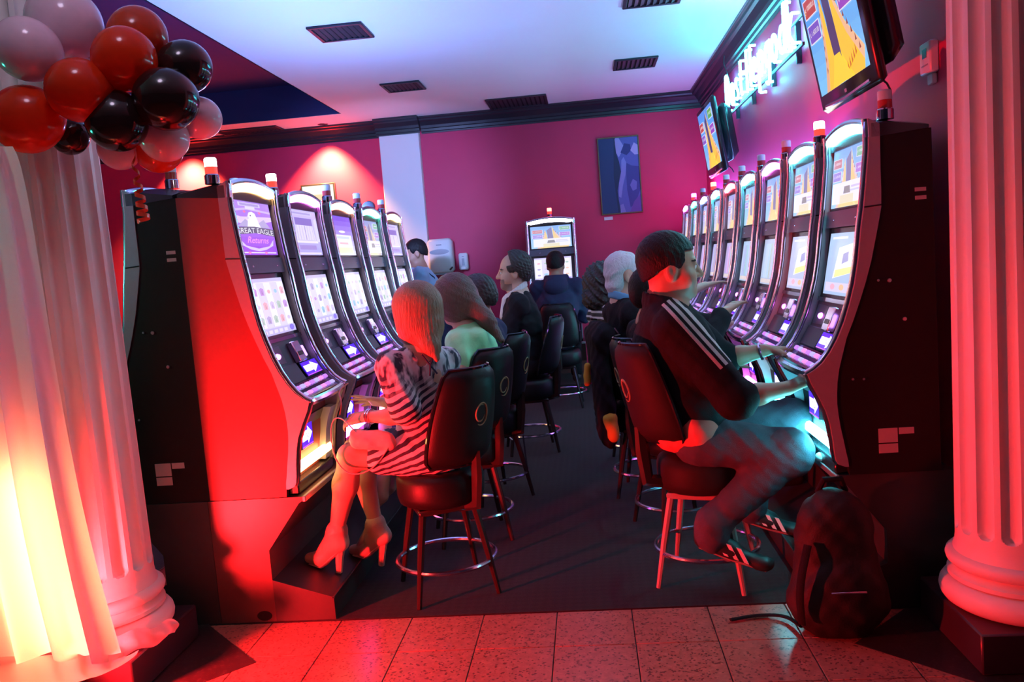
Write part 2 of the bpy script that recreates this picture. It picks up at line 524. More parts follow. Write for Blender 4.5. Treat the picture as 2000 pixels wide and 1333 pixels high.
# ------------------------------------------------------------------ ceiling vents and downlights
def vent(x0, x1, y0, y1, label, n=8):
    t = thing('ceiling_vent', label, 'vent', ((x0 + x1) / 2, (y0 + y1) / 2, CEIL_Z), 0, 'ceiling vents')
    hx, hy = (x1 - x0) / 2, (y1 - y0) / 2
    f = MB(); w = .028; d = -.016
    f.box(-hx, hx, -hy, -hy + w, d, -.0005, .004).box(-hx, hx, hy - w, hy, d, -.0005, .004)
    f.box(-hx, -hx + w, -hy + w, hy - w, d, -.0005, .004).box(hx - w, hx, -hy + w, hy - w, d, -.0005, .004)
    f.build('frame', M_VENT, t)
    MB().box(-hx + w, hx - w, -hy + w, hy - w, -.002, -.0006).build('backing', pm('vent_dark', (.006, .006, .008), .8), t)
    s = (2 * hx - 2 * w) / n
    sm = cached(('slat', round(s, 4), round(hy, 3)), lambda: MB().add(
        [(-.3 * s, -hy + w, -.013), (-.3 * s, hy - w, -.013), (.3 * s, hy - w, -.004), (.3 * s, -hy + w, -.004), (-.3 * s, -hy + w, -.0115), (-.3 * s, hy - w, -.0115), (.3 * s, hy - w, -.0025), (.3 * s, -hy + w, -.0025)],
        [(0, 1, 2, 3), (7, 6, 5, 4), (0, 4, 5, 1), (1, 5, 6, 2), (2, 6, 7, 3), (3, 7, 4, 0)]).mesh('slat', M_VENT, smooth=False))
    for i in range(n):
        link('slat', sm, t, (-hx + w + s * (i + .5), 0, 0))
vent(-1.755, -1.375, 5.60, 5.97, 'dark square ceiling vent over the left row of slot machines, nearest of that side')
vent(-1.72, -1.36, 7.47, 7.83, 'small dark ceiling vent farther back, in front of the white pillar')
vent(-.91, -.28, 8.64, 9.19, 'wide dark ceiling vent touching the crown moulding at the middle of the back wall', 12)
vent(.37, .75, 7.45, 7.84, 'dark ceiling vent near the corner of the right wall')
vent(.37, .76, 5.56, 5.93, 'dark ceiling vent cut by the top edge of the picture')
vent(-3.92, -3.23, 8.92, 9.19, 'wide dark ceiling vent behind the balloons by the dark ceiling recess', 12)
for i, (x, y) in enumerate(DOWN):
    t = thing('downlight', ['round recessed downlight above the glow left of the white pillar', 'round recessed downlight by the balloons, over the left back wall'][i], 'downlight', (x, y, CEIL_Z), 0, 'recessed downlights')
    MB().lathe([(.036, -.004), (.055, -.006), (.058, -.003), (.058, -.0005), (.036, -.0005)], 24).build('ring', M_CHROME, t)
    MB().lathe([(.0, -.002), (.035, -.002), (.035, -.001), (0, -.001)], 20).build('lens', em('downlight_lens', (1, .6, .35), 9), t)
    down_lamps[i].parent = t
    down_lamps[i].location = (0, 0, -.03)

# ------------------------------------------------------------------ fluted columns
def column_mesh():
    nf = 16
    def rad(a, r, z):
        if not (.40 < z < 2.68):
            return r
        ph = ((a * nf / (2 * math.pi)) % 1.0) - .5
        w = .36
        e = min(z - .40, 2.68 - z)
        if e < .03:
            w *= math.sqrt(max(0, 1 - (1 - e / .03) ** 2))
        q = abs(ph) / max(w, 1e-4)
        return r - (.023 * math.sqrt(1 - q * q) if q < 1 else 0)
    prof = []
    for k in range(9):
        a = -math.pi / 2 + math.pi * k / 8
        prof.append((.215 + .045 * math.cos(a), .185 + .045 * math.sin(a)))
    prof += [(.232, .235), (.232, .25), (.216, .258), (.210, .275)]
    for k in range(7):
        a = -math.pi / 2 + math.pi * k / 6
        prof.append((.212 + .025 * math.cos(a), .30 + .025 * math.sin(a)))
    prof += [(.212, .33), (.206, .345), (.203, .37)]
    for z in (.40, .403, .408, .414, .422, .43, .5, .7, 1.0, 1.4, 1.8, 2.2, 2.5, 2.65, 2.66, 2.67, 2.68):
        prof.append((.203 - .022 * (z - .4) / 2.3, z))
    prof += [(.18, 2.70), (.205, 2.72), (.205, 2.75), (.185, 2.76), (.185, 2.80), (.23, 2.88), (.25, 2.89), (.25, 2.98)]
    return MB().lathe(prof, 256, radial=rad).mesh('shaft', M_COLUMN, ang=50)
COLS = [((-1.955, 2.94), 'white fluted column at the left edge with balloons and a draped cloth'),
        ((1.43, 2.925), 'white fluted column at the right edge, lit red, on a dark block')]
for (cx, cy), lab in COLS:
    t = thing('fluted_column', lab, 'column', (cx, cy, 0), 0)
    link('shaft', cached('col', column_mesh), t)
    MB().box(-.25, .25, -.25, .25, .0022, .14, .006).build('block', M_BLOCK, t)
    MB().box(-.26, .26, -.26, .26, 2.98, CEIL_Z - .001, .008).build('abacus', M_COLUMN, t)

# ------------------------------------------------------------------ sheer drape with the red uplight behind it
def cloth_mat(name, col, tl=.62, tp=.05):
    m = bpy.data.materials.new(name); m.use_nodes = True
    nt = m.node_tree; L = nt.links.new
    for n in list(nt.nodes):
        if n.type != 'OUTPUT_MATERIAL': nt.nodes.remove(n)
    out = nt.nodes['Material Output']
    d = nt.nodes.new('ShaderNodeBsdfDiffuse'); t = nt.nodes.new('ShaderNodeBsdfTranslucent'); p = nt.nodes.new('ShaderNodeBsdfTransparent')
    n = nt.nodes.new('ShaderNodeTexNoise'); n.inputs['Scale'].default_value = 300
    mx = nt.nodes.new('ShaderNodeMix'); mx.data_type = 'RGBA'; mx.inputs['A'].default_value = (*[c * .92 for c in col], 1); mx.inputs['B'].default_value = (*col, 1)
    L(n.outputs['Fac'], mx.inputs['Factor'])
    L(mx.outputs['Result'], d.inputs[0]); L(mx.outputs['Result'], t.inputs[0])
    a = nt.nodes.new('ShaderNodeMixShader'); a.inputs[0].default_value = tl; L(d.outputs[0], a.inputs[1]); L(t.outputs[0], a.inputs[2])
    b = nt.nodes.new('ShaderNodeMixShader'); b.inputs[0].default_value = tp; L(a.outputs[0], b.inputs[1]); L(p.outputs[0], b.inputs[2])
    L(b.outputs[0], out.inputs[0])
    MATS[name] = m
    return m
M_SHEER = cloth_mat('sheer_cloth', (0.86, 0.84, 0.84))
def drape():
    nu, nv = 120, 60
    vs = []; fs = []
    for j in range(nv + 1):
        v = j / nv
        z = 1.93 - 1.55 * v
        # right edge and left edge of the fall
        xr = -1.75 + .30 * v ** .72
        xl = -2.25 + .12 * v
        for i in range(nu + 1):
            u = i / nu
            x = xl + (xr - xl) * u
            amp = .010 + .022 * v
            fold = math.sin(u * 30 + 1.2 * math.sin(u * 9) + .6 * v) * amp + math.sin(u * 67 + 2 * v) * amp * .28
            y = 2.47 - .24 * math.sin(min(v * 1.1, 1) * math.pi / 2) + fold + .05 * (u - .5) ** 2
            if u > .93:
                y += (u - .93) * .35
            vs.append((x + .4 * fold, y, z + .012 * math.sin(u * 12) * v))
    for j in range(nv):
        for i in range(nu):
            a = j * (nu + 1) + i
            fs.append((a, a + 1, a + nu + 2, a + nu + 1))
    return MB().add(vs, fs)
dr = thing('drape', 'sheer white drape glowing yellow and red beside the left column', 'drape', (0, 0, 0))
drape().build('fall', M_SHEER, dr, ang=180)
# gathered hem: a sagging pouch under the fall
pv = []; pf = []
nu, nv = 80, 14
for j in range(nv + 1):
    t = j / nv
    for i in range(nu + 1):
        u = i / nu
        x = -2.12 + (.68) * u
        sag = .10 * math.sin(math.pi * min(1, max(0, u))) ** .6
        ang_ = t * math.pi * .85
        w = math.sin(u * 44 + 2 * math.sin(u * 7)) * .007 * (1 - .4 * t)
        y = 2.235 - .045 * math.sin(ang_) + .10 * t + w
        z = .39 - sag * math.sin(ang_ * .62) - .03 * t
        pv.append((x + .3 * w, y, z))
for j in range(nv):
    for i in range(nu):
        a = j * (nu + 1) + i
        pf.append((a, a + 1, a + nu + 2, a + nu + 1))
MB().add(pv, pf).build('hem_pouch', cloth_mat('sheer_cloth_doubled', (0.80, 0.74, 0.74), .35, .0), dr, ang=180)
# the loose tail of cloth tucked round the column foot
tv = []; tf = []
nu, nv = 40, 10
for j in range(nv + 1):
    t = j / nv
    for i in range(nu + 1):
        u = i / nu
        a = R(-100 + 92 * u)
        rr = .285 + .02 * math.sin(t * math.pi) + .012 * math.sin(u * 30 + 3 * t) * math.sin(t * math.pi)
        tv.append((-1.93 + rr * math.cos(a), 2.94 + rr * math.sin(a), .15 + (.12 * (1 - .55 * u)) * t + .008 * math.sin(u * 22)))
for j in range(nv):
    for i in range(nu):
        a = j * (nu + 1) + i
        tf.append((a, a + 1, a + nu + 2, a + nu + 1))
MB().add(tv, tf).build('tucked_tail', M_SHEER, dr, ang=180)
pl = thing('floor_uplight', 'small black floor uplight hidden behind the glowing drape', 'light', (RED_AT[0], RED_AT[1], 0))
MB().lathe([(.0, .0002), (.07, .0002), (.075, .02), (.075, .16), (.07, .17), (.064, .17), (.06, .155), (0, .155)], 24).build('housing', M_BEZEL, pl)
MB().lathe([(0, .156), (.059, .156), (.059, .16), (0, .162)], 20).build('lens', em('uplight_lens', (1, .05, .04), 6), pl)
MB().box(.11, .27, .0, .03, .36, .96, .005).build('batten', M_BEZEL, pl)
for l_, at_ in ((red_lamp, RED_AT), (amber_lamp, AMBER_AT)):
    l_.parent = pl
    l_.location = Vector(at_) - Vector((RED_AT[0], RED_AT[1], 0))

# ------------------------------------------------------------------ plinths under the machine rows
PL_PROF = [(.03, 0), (.545, 0), (.545, .10), (.285, .185), (.285, .315), (.435, .512), (.46, .54), (.03, .54)]
PL_Z = .54
def plinth(name, label, loc, rotz, length, x0=.03, mat=M_PLINTH):
    t = thing(name, label, 'plinth', loc, rotz)
    MB().prism([(x0, .0032), (.285, .0032), (.285, .315), (.435, .512), (.455, .525), (.455, PL_Z), (x0, PL_Z)], 0, length).build('body', mat, t, smooth=False)
    MB().prism([(.2851, .0032), (.545, .0032), (.545, .10), (.2851, .185)], 0.0, length).build('step', M_STEP, t, smooth=False)
    MB().box(.452, .468, -.002, length + .002, PL_Z - .022, PL_Z + .003, .003).build('nosing', M_PLTOP, t)
    MB().box(.537, .549, .0, length, .094, .104, .002).build('step_nosing', M_STEP, t)
    return t
pL = plinth('machine_plinth', 'dark laminate plinth with a foot step under the left row of slot machines', (-1.70, 3.30, 0), 0, 3.50, .041)
MB().lathe([(0, 0), (.033, 0), (.033, .002), (0, .002)], 20).xf(Matrix.Translation((.235, 0.0005, .030)) @ Matrix.Rotation(R(90), 4, 'X') @ Matrix.Diagonal((1, .65, 1, 1))).build('cable_hole', pm('hole_black', (.002, .002, .002), .9), pL)
plinth('machine_plinth', 'dark plinth with a metal edged foot step under the right row of slot machines', (1.36, 9.20, 0), math.pi, 6.0, .03, M_STEP)
plinth('machine_plinth', 'black plinth behind the left column under the machine seen from its side', (-1.60, 5.10, 0), math.pi, 1.80, .061, M_STEP)
plinth('machine_plinth', 'dark plinth under the single slot machine at the back wall', (-.62, 9.33, 0), -math.pi / 2, .56)

for (x, y, z, l, _), o in zip(FILL_BARS, fill_bar_lamps):
    t = thing('fill_bar', 'added fill light bar on top of the %s row of machines' % ('left' if x < 0 else 'right'), 'light bar', (x, y, 1.852))  # made-up housing that carries the added bar lights
    MB().box(-.03, .03, -l / 2, l / 2, 0, .03, .004).build('housing', M_BEZEL, t)
    o.parent = t; o.location = (0, 0, z - 1.852)

hl_ = thing('balloon_fill_lamp', 'added round fill lamp over the balloons, above the picture', 'fill lamp', (-1.3, 2.0, CEIL_Z))  # made-up fixture for the added lamp over the balloons
MB().lathe([(0, -.045), (.05, -.043), (.085, -.02), (.09, -.0005)], 24).build('dome', em('fill_dome', (.86, .70, 1.0), 1.5), hl_)
MB().lathe([(.091, -.0005), (.105, -.0005), (.103, -.012), (.091, -.014)], 24).build('rim', M_CHROME, hl_)
fill_lamps[0].parent = hl_; fill_lamps[0].location = (0, 0, -.10)
gl_ = thing('added_lamp', 'added green lamp standing in for unseen machines left of the column', 'stage lamp', (-3.2, 2.75, 0))  # added fixture, its green light stands in for the glow of unseen machines
MB().tube([(0, 0, .002), (0, 0, 1.45)], .014, 8).build('stand', M_BEZEL, gl_)
MB().lathe([(0, .002), (.16, .002), (.16, .012), (.03, .03), (0, .03)], 24).build('base', M_BEZEL, gl_)
MB().lathe([(0, 1.45), (.08, 1.45), (.085, 1.52), (.085, 1.53), (0, 1.53)], 20).build('can', M_BEZEL, gl_)
MB().lathe([(0, 1.531), (.075, 1.531), (.07, 1.536), (0, 1.54)], 20).build('lens', em('green_lens', (.05, 1, .7), 4), gl_)

bp_ = thing('added_lamp', 'added blue fill lamp on top of the farthest left machine, aimed at the pillar', 'stage lamp', (-1.62, 6.30, 1.875))  # made-up fixture for the added pillar spot
MB().lathe([(0, -.07), (.045, -.07), (.05, .05), (.044, .05), (.04, -.05), (0, -.05)], 20).xf(Matrix.Translation((0, 0, .075)) @ Vector((-.53, 2.95, .27)).to_track_quat('Z', 'Y').to_matrix().to_4x4()).build('can', M_BEZEL, bp_)
MB().box(-.03, .03, -.03, .03, -.002, .03, .004).build('foot', M_BEZEL, bp_)
pillar_fill_lamp.parent = bp_; pillar_fill_lamp.location = (-.012, .06, .085)

# ================================================================== SLOT MACHINES
MW = .54
RAIL = [(.272, 1.868), (.270, 1.83), (.272, 1.76), (.279, 1.70), (.288, 1.62), (.297, 1.55), (.309, 1.476), (.325, 1.35), (.340, 1.27), (.359, 1.20), (.383, 1.128), (.41, 1.066), (.438, 1.018), (.467, .98), (.497, .955), (.525, .940)]
REAR = [(.232, 1.846), (.232, 1.81), (.233, 1.75), (.234, 1.69), (.234, 1.61), (.236, 1.545), (.250, 1.476), (.278, 1.352), (.302, 1.27), (.326, 1.2), (.352, 1.13), (.378, 1.068), (.394, 1.01), (.405, .97), (.410, .95), (.412, .937)]
LOW_F = [(.525, .940), (.512, .900), (.485, .845), (.462, .79), (.450, .74), (.442, .68), (.438, .63), (.434, .60), (.425, .585), (.400, .575)]
LOW_R = [(.412, .937), (.418, .90), (.421, .86), (.422, .82), (.419, .78), (.413, .73), (.404, .68), (.396, .63), (.390, .60), (.388, .575)]
def xr(z):
    return float(np.interp(z, [p[1] for p in RAIL[::-1]], [p[0] for p in RAIL[::-1]]))
def dz(pts):
    return [(x, z - PL_Z) for x, z in pts]
def arch(y, h=.036):
    u = (y / MW) * 2 - 1
    return h * (1 - u * u)
def slab(z0, z1, y0, y1, back, front, n=2, name='panel', mat=None):
    """panel following the front curve between heights z0..z1"""
    zs = [z0 + (z1 - z0) * i / n for i in range(n + 1)]
    return MB().band([(xr(z) - back, z - PL_Z) for z in zs], [(xr(z) - front, z - PL_Z) for z in zs], y0, y1)
def on(z, y, off):
    return Vector((xr(z) - off, y, z - PL_Z))
def quad4(z0, z1, y0, y1, off):
    return on(z0, y0, off), on(z0, y1, off), on(z1, y0, off), on(z1, y1, off)

LAV = (196, 178, 250)
def art_eagle():
    a = Art()
    a.grad((150, 70, 225), (176, 128, 245), 0, 0, 1, 1, 6)
    a.poly((225, 200, 255), [(0, .60), (.3, .56), (.7, .60), (1, .66), (1, .74), (.6, .72), (.2, .70), (0, .74)])
    a.poly((205, 180, 250), [(0, .78), (.4, .84), (1, .80), (1, .84), (.4, .88), (0, .82)])
    a.rect((210, 195, 240), .2, .90, .75, .97); a.rect((170, 150, 215), .24, .915, .71, .955); a.rect((225, 215, 245), .36, .85, .6, .90)
    for u in (.28, .66): a.poly((235, 110, 170), [(u, .80), (u + .04, .83), (u + .08, .80), (u + .04, .77)])
    # wings and a white bird's head
    a.poly((178, 165, 215), [(.1, .52), (.3, .66), (.42, .60), (.62, .60), (.78, .68), (.92, .52)])
    a.poly((248, 246, 255), [(.32, .50), (.36, .62), (.38, .72), (.42, .79), (.50, .81), (.57, .78), (.60, .70), (.63, .60), (.68, .50)])
    a.poly((215, 205, 235), [(.38, .72), (.33, .69), (.36, .66), (.41, .68)])
    a.disc((60, 40, 90), .45, .735, .014)
    a.poly((92, 84, 112), [(0, .36), (.5, .41), (1, .36), (1, .50), (.5, .53), (0, .50)])
    a.text((245, 243, 255), 'GREAT EAGLE', .03, .375, .97, .475, .03)
    a.text((250, 150, 235), 'Returns', .25, .22, .78, .34, 0, .05)
    a.poly((215, 195, 245), [(.06, .30), (.2, .17), (.5, .12), (.8, .17), (.94, .30), (.90, .18), (.7, .10), (.5, .07), (.3, .10), (.1, .18)])
    a.rect((228, 214, 250), .05, .03, .95, .055)
    for u in (.2, .62): a.poly((240, 120, 190), [(u, .04), (u + .05, .065), (u + .1, .04), (u + .05, .012)])
    a.disc((255, 200, 255), .06, .335, .04, .025)
    return a
def art_barn():
    a = Art()
    a.grad((168, 160, 235), (196, 180, 250), 0, 0, 1, 1, 6)
    a.rect((205, 196, 240), .1, .88, .85, .96); a.rect((165, 150, 215), .14, .90, .8, .94)
    a.rect((120, 96, 190), .2, .62, .8, .82)
    a.poly((222, 214, 245), [(.16, .33), (.2, .66), (.8, .66), (.84, .33)])
    for i in range(7): a.rect((180, 168, 220), .22 + i * .09, .34, .235 + i * .09, .65)
    a.rect((140, 120, 190), .49, .34, .51, .65)
    a.rect((235, 228, 250), .12, .27, .9, .32); a.rect((150, 126, 205), .2, .12, .8, .22)
    a.rect((225, 216, 248), .05, .02, .95, .06)
    a.poly((225, 222, 250), [(.02, .3), (.14, .3), (.12, .8), (.04, .84)]); a.poly((214, 208, 246), [(.86, .3), (.98, .3), (.96, .84), (.88, .8)])
    return a
def art_sky():
    a = Art()
    a.grad((225, 225, 255), (120, 80, 225), 0, 0, 1, 1, 8)
    a.rect((240, 244, 255), .12, .02, .9, .52); a.rect((205, 220, 250), .2, .42, .8, .48); a.rect((250, 190, 200), .3, .28, .7, .33)
    a.rect((252, 244, 190), .2, .05, .85, .2); a.disc((255, 250, 255), .5, .6, .15, .03)
    return a
def art_pyr(panel=False, brown=False, text=True):
    a = Art()
    a.grad((120, 200, 250) if not brown else (190, 190, 205), (70, 150, 240) if not brown else (100, 120, 190), 0, 0, 1, 1, 8)
    gold = (250, 200, 60) if not brown else (205, 180, 110)
    # two tall gold ridges and a dark gap between
    a.poly((70, 66, 110), [(.40, .16), (.42, .55), (.40, .80), (.52, .93), (.54, .62), (.60, .18)])
    a.poly(gold, [(.14, 0), (.24, .22), (.31, .50), (.36, .84), (.40, .60), (.43, .25), (.42, 0)])
    a.poly(gold, [(.92, 0), (.98, .16), (.74, .44), (.60, .72), (.53, .98), (.55, .60), (.57, .22), (.58, 0)])
    a.poly((235, 180, 140), [(.14, 0), (.24, .22), (.31, .50), (.36, .84), (.345, .50), (.30, .22), (.21, 0)])
    for q in range(7): a.poly((150, 80, 70), [(.235 + q * .017, .14 + q * .09), (.26 + q * .016, .17 + q * .09), (.25 + q * .016, .20 + q * .09)])
    a.poly((240, 190, 150), [(.98, .16), (.74, .44), (.60, .72), (.53, .98), (.62, .60), (.74, .34), (.95, .06)])
    for q in range(9): a.poly((140, 70, 60), [(.93 - q * .042, .16 + q * .075), (.90 - q * .042, .155 + q * .078), (.915 - q * .042, .215 + q * .078)])
    for q in range(6): a.poly((210, 110, 30), [(.60 + q * .045, .03 + .02 * q), (.615 + q * .045, .12 + .02 * q), (.63 + q * .045, .05 + .02 * q)])
    a.poly((252, 214, 60), [(.30, 0), (.40, .16), (.44, .24), (.56, .24), (.60, .16), (.72, 0)])
    for (u, v, c, t) in ((.05, .68, (190, 70, 60), '¢ 100000.0'), (.05, .46, (120, 90, 200), '¢ 1,600.00'), (.72, .78, (70, 170, 90), '¢ 10000.00'), (.72, .52, (150, 70, 190), '¢ 640.42')):
        a.rect((235, 225, 240), u - .012, v - .010, u + .252, v + .155); a.rect(c, u, v, u + .24, v + .145)
        if text: a.text((245, 235, 230), t, u + .02, v + .045, u + .22, v + .10)
        else: a.rect((235, 215, 220), u + .04, v + .06, u + .2, v + .09)
    if panel:
        a.rect((250, 252, 255), .06, .06, .97, .42); a.poly((90, 90, 70), [(.40, .22), (.60, .22), (.58, .34), (.42, .34)])
        a.rect((200, 185, 245), .62, .30, .9, .335); a.rect((240, 230, 150), .3, .06, .7, .2)
        a.rect((190, 200, 250), .60, .24, .92, .27); a.rect((255, 255, 255), .12, .36, .62, .39)
    return a
def art_reels(kind=0):
    a = Art()
    base = [(228, 222, 250), (214, 214, 244), (232, 236, 255), (205, 214, 246), (222, 214, 246)][kind % 5]
    a.grad([c * .92 for c in base], base, 0, 0, 1, 1, 5)
    rnd = random.Random(40 + kind)
    a.rect((198, 188, 236), 0, .94, 1, 1)
    for c in range(5):
        u0 = .03 + c * .19
        a.rect((240, 238, 252) if c % 2 == 0 else (218, 212, 244), u0, .14, u0 + .18, .92)
        a.rect((176, 166, 214), u0 + .181, .14, u0 + .187, .92)
        for r in range(3):
            col = rnd.choice([(150, 200, 235), (235, 170, 180), (190, 140, 215), (170, 200, 180), (205, 190, 235), (170, 158, 205), (240, 200, 170)])
            v = .26 + r * .25
            if rnd.random() < .5:
                a.disc(col, u0 + .09, v, .045, .035)
            else:
                a.poly(col, [(u0 + .04, v - .06), (u0 + .14, v - .06), (u0 + .15, v + .05), (u0 + .09, v + .08), (u0 + .03, v + .05)])
                a.poly([x * .86 for x in col], [(u0 + .07, v - .04), (u0 + .12, v - .04), (u0 + .09, v + .04)])
    a.rect((186, 176, 232), 0, 0, 1, .12)
    for i in range(5): a.rect((226, 220, 250), .04 + i * .15, .03, .14 + i * .15, .09)
    a.disc((120, 96, 220), .88, .075, .07, .055)
    return a
def art_low(kind=0):
    a = Art()
    base = [(170, 200, 240), (188, 200, 236), (170, 186, 214), (160, 190, 222), (176, 168, 214), (166, 160, 210)][kind % 6]
    a.grad([c * .95 for c in base], base, 0, 0, 1, 1, 5)
    if kind < 2:
        a.poly((245, 248, 255), [(.25, .26), (.92, .38), (.98, .86), (.36, .76)]); a.poly((248, 236, 140), [(.3, .28), (.9, .38), (.91, .48), (.32, .40)])
        a.poly((150, 150, 200), [(.5, .5), (.7, .55), (.68, .7), (.52, .66)]); a.rect((230, 236, 255), .1, .9, .6, .94)
        a.rect((215, 205, 245), .05, .05, .95, .2); a.disc((235, 170, 190), .3, .13, .08, .05); a.disc((240, 190, 140), .6, .13, .08, .05)
    else:
        rnd = random.Random(90 + kind)
        for i in range(9): a.rect([min(255, c * rnd.uniform(.86, 1.14)) for c in base], .04 + i * .105, .14, .13 + i * .105, .9)
        a.rect((208, 196, 190), .05, .03, .95, .12)
    return a
def art_wins():
    a = Art()
    a.rect((60, 20, 235), 0, 0, 1, 1)
    a.poly((235, 230, 255), [(.05, .28), (.56, .28), (.56, .10), (.97, .52), (.56, .92), (.56, .74), (.05, .74)])
    a.text((40, 20, 120), 'WINS', .08, .36, .66, .66)
    a.poly((150, 60, 255), [(0, 0), (1, 0), (1, .06), (0, .06)])
    return a
WASH = {'pyr': .48, 'eagle': .12, 'barn': .2, 'sky': .1}
ARTS = {}
def art(key):
    if key not in ARTS:
        k, *n = key
        ARTS[key] = {'eagle': art_eagle, 'barn': art_barn, 'sky': art_sky, 'pyr': art_pyr, 'reels': art_reels, 'low': art_low, 'wins': art_wins}[k](*n)
    return ARTS[key]
def glow(col, s, nm):
    return em('glow_%s_%d' % (nm, int(s * 10)), col, s)
HUES = {'orange': (1.0, .50, .16), 'magenta': (1.0, .16, .95), 'peach': (1.0, .36, .24), 'green': (.10, 1.0, .62), 'yellow': (1.0, .74, .28),
        'cyan': (.10, .85, 1.0), 'red': (1.0, .08, .12), 'blue': (.25, .42, 1.0), 'violet': (.55, .22, 1.0), 'white': (.9, .88, 1.0), 'teal': (.06, 1.0, .8)}
TOP_E, BELLY_E = 15.0, 18.0
def btn_mat(i):
    c = [(.62, .22, 1.0), (.55, .45, 1.0), (.9, .3, .8)][i % 3]
    return em('button_lit_%d' % (i % 3), c, 1.1)

def machine(label, loc, rotz, top, belly, up, low, lamp_on=None, lamp_y=.06, stickers=False, side=M_BLACK, group=None):
    t = thing('slot_machine', label, 'slot machine', loc, rotz, group)
    C_ = cached
    body_prof = [(.05, .002), (.385, .002)] + dz(LOW_R[::-1][1:]) + dz(REAR[::-1][1:-1]) + dz([(.225, 1.838), (.12, 1.82), (.05, 1.815)])
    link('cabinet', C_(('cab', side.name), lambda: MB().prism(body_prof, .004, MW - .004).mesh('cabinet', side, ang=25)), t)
    def trim(y0, y1):
        m = MB(); m.band(dz(REAR), dz(RAIL), y0, y1); m.band(dz(LOW_R), dz(LOW_F), y0, y1)
        return m.mesh('side_trim', M_TRIM, ang=25)
    link('side_trim', C_('trimA', lambda: trim(0, .030)), t)
    link('side_trim', C_('trimB', lambda: trim(MW - .030, MW)), t)
    def seam(y): return MB().tube([(.236, y, 1.552 - PL_Z), (.297, y, 1.548 - PL_Z)], .003, 5).mesh('trim_seam', M_BEZEL)
    link('trim_seam', C_('seamA', lambda: seam(0)), t); link('trim_seam', C_('seamB', lambda: seam(MW)), t)
    def rail(y):
        return MB().tube([(x + .004, y, z - PL_Z) for x, z in RAIL], .0135, 10).mesh('chrome_rail', M_CHROME)
    link('chrome_rail', C_('railA', lambda: rail(.018)), t); link('chrome_rail', C_('railB', lambda: rail(MW - .018)), t)
    def lrail(y):
        return MB().tube([(x + .002, y, z - PL_Z) for x, z in LOW_F[:-1]], [.012] * 6 + [.010, .008, .007], 8).mesh('lower_rail', M_DKCHROME)
    link('lower_rail', C_('lrailA', lambda: lrail(.018)), t); link('lower_rail', C_('lrailB', lambda: lrail(MW - .018)), t)
    # arched top: cap, chrome arch, light
    ys = np.linspace(.0, MW, 13)
    def cap():
        m = MB(); vs = []; fs = []
        for y in ys:
            zt = 1.850 + arch(y) - PL_Z
            vs += [(.06, y, 1.816 - PL_Z), (.06, y, zt - .022), (.20, y, zt), (.262, y, zt), (.262, y, 1.80 - PL_Z), (.235, y, 1.80 - PL_Z)]
        n = 6
        for i in range(12): fs += [(i * n + k, i * n + (k + 1) % n, (i + 1) * n + (k + 1) % n, (i + 1) * n + k) for k in range(n)]
        fs += [tuple(range(n)), tuple(12 * n + k for k in range(n - 1, -1, -1))]
        return m.add(vs, fs).mesh('top_cap', M_BEZEL, ang=25)
    link('top_cap', C_('cap', cap), t)
    link('top_arch', C_('arch', lambda: MB().tube([(.274, .010, 1.80 - PL_Z)] + [(.274, y, 1.850 + arch(y) - PL_Z) for y in np.linspace(.012, MW - .012, 17)] + [(.274, MW - .010, 1.80 - PL_Z)], .012, 8).mesh('top_arch', M_CHROME)), t)
    def tl():
        m = MB(); vs = []; fs = []
        yy = np.linspace(.034, MW - .034, 17); n = 6
        for i, y in enumerate(yy):
            e = min(1, math.sqrt(min(i, 16 - i) / 1.6 + .12))
            zc = 1.832 + arch(y) * .85 - PL_Z; h = .023 * e
            vs += [(.262, y, zc - h), (.262, y, zc + h), (.272, y, zc + h), (.280, y, zc + h * .5), (.280, y, zc - h * .5), (.272, y, zc - h)]
        for i in range(16): fs += [(i * n + k, i * n + (k + 1) % n, (i + 1) * n + (k + 1) % n, (i + 1) * n + k) for k in range(n)]
        fs += [tuple(range(n)), tuple(16 * n + k for k in range(n - 1, -1, -1))]
        return m.add(vs, fs).mesh('top_light', glow(HUES[top], TOP_E * (3.4 if top == 'cyan' else 1), top))
    link('top_light', C_(('tl', top), tl), t)
    # upper screen
    us = link('upper_screen', C_('us', lambda: slab(1.556, 1.806, .030, MW - .030, .05, .022, 4).mesh('upper_screen', M_BEZEL)), t)
    link('upper_picture', C_(('up', up), lambda: art(up).mesh('upper_picture', *quad4(1.566, 1.802, .052, MW - .052, .0195), M_SCREEN, .00012, WASH.get(up[0], .25))), us)
    dv = link('divider', C_('dv', lambda: slab(1.486, 1.554, .030, MW - .030, .05, .012, 4).mesh('divider', M_DIV)), t)
    for y in (.14, .42):
        link('speaker_pin', C_('spin', lambda: MB().ball((0, 0, 0), .004, 8, 5).mesh('speaker_pin', M_CHROME)), dv, on(1.515, y, .011))
    ls = link('lower_screen', C_('ls', lambda: slab(1.195, 1.484, .030, MW - .030, .06, .030, 4).mesh('lower_screen', M_BEZEL)), t)
    link('lower_picture', C_(('low', low), lambda: art(low).mesh('lower_picture', *quad4(1.212, 1.462, .070, MW - .070, .0275), M_SCREEN, .00012, .15)), ls)
    # console: grey plates, oval card light, note acceptor, arrow panel
    co = link('console', C_('co', lambda: slab(1.00, 1.193, .030, MW - .030, .09, .030, 5).mesh('console', M_GRYP)), t)
    link('console_strip', C_('cs', lambda: slab(1.182, 1.198, .032, MW - .032, .04, .022, 2).mesh('console_strip', M_DKCHROME)), co)
    def along(z): 
        d = on(z + .01, 0, 0) - on(z - .01, 0, 0); d.normalize(); return d
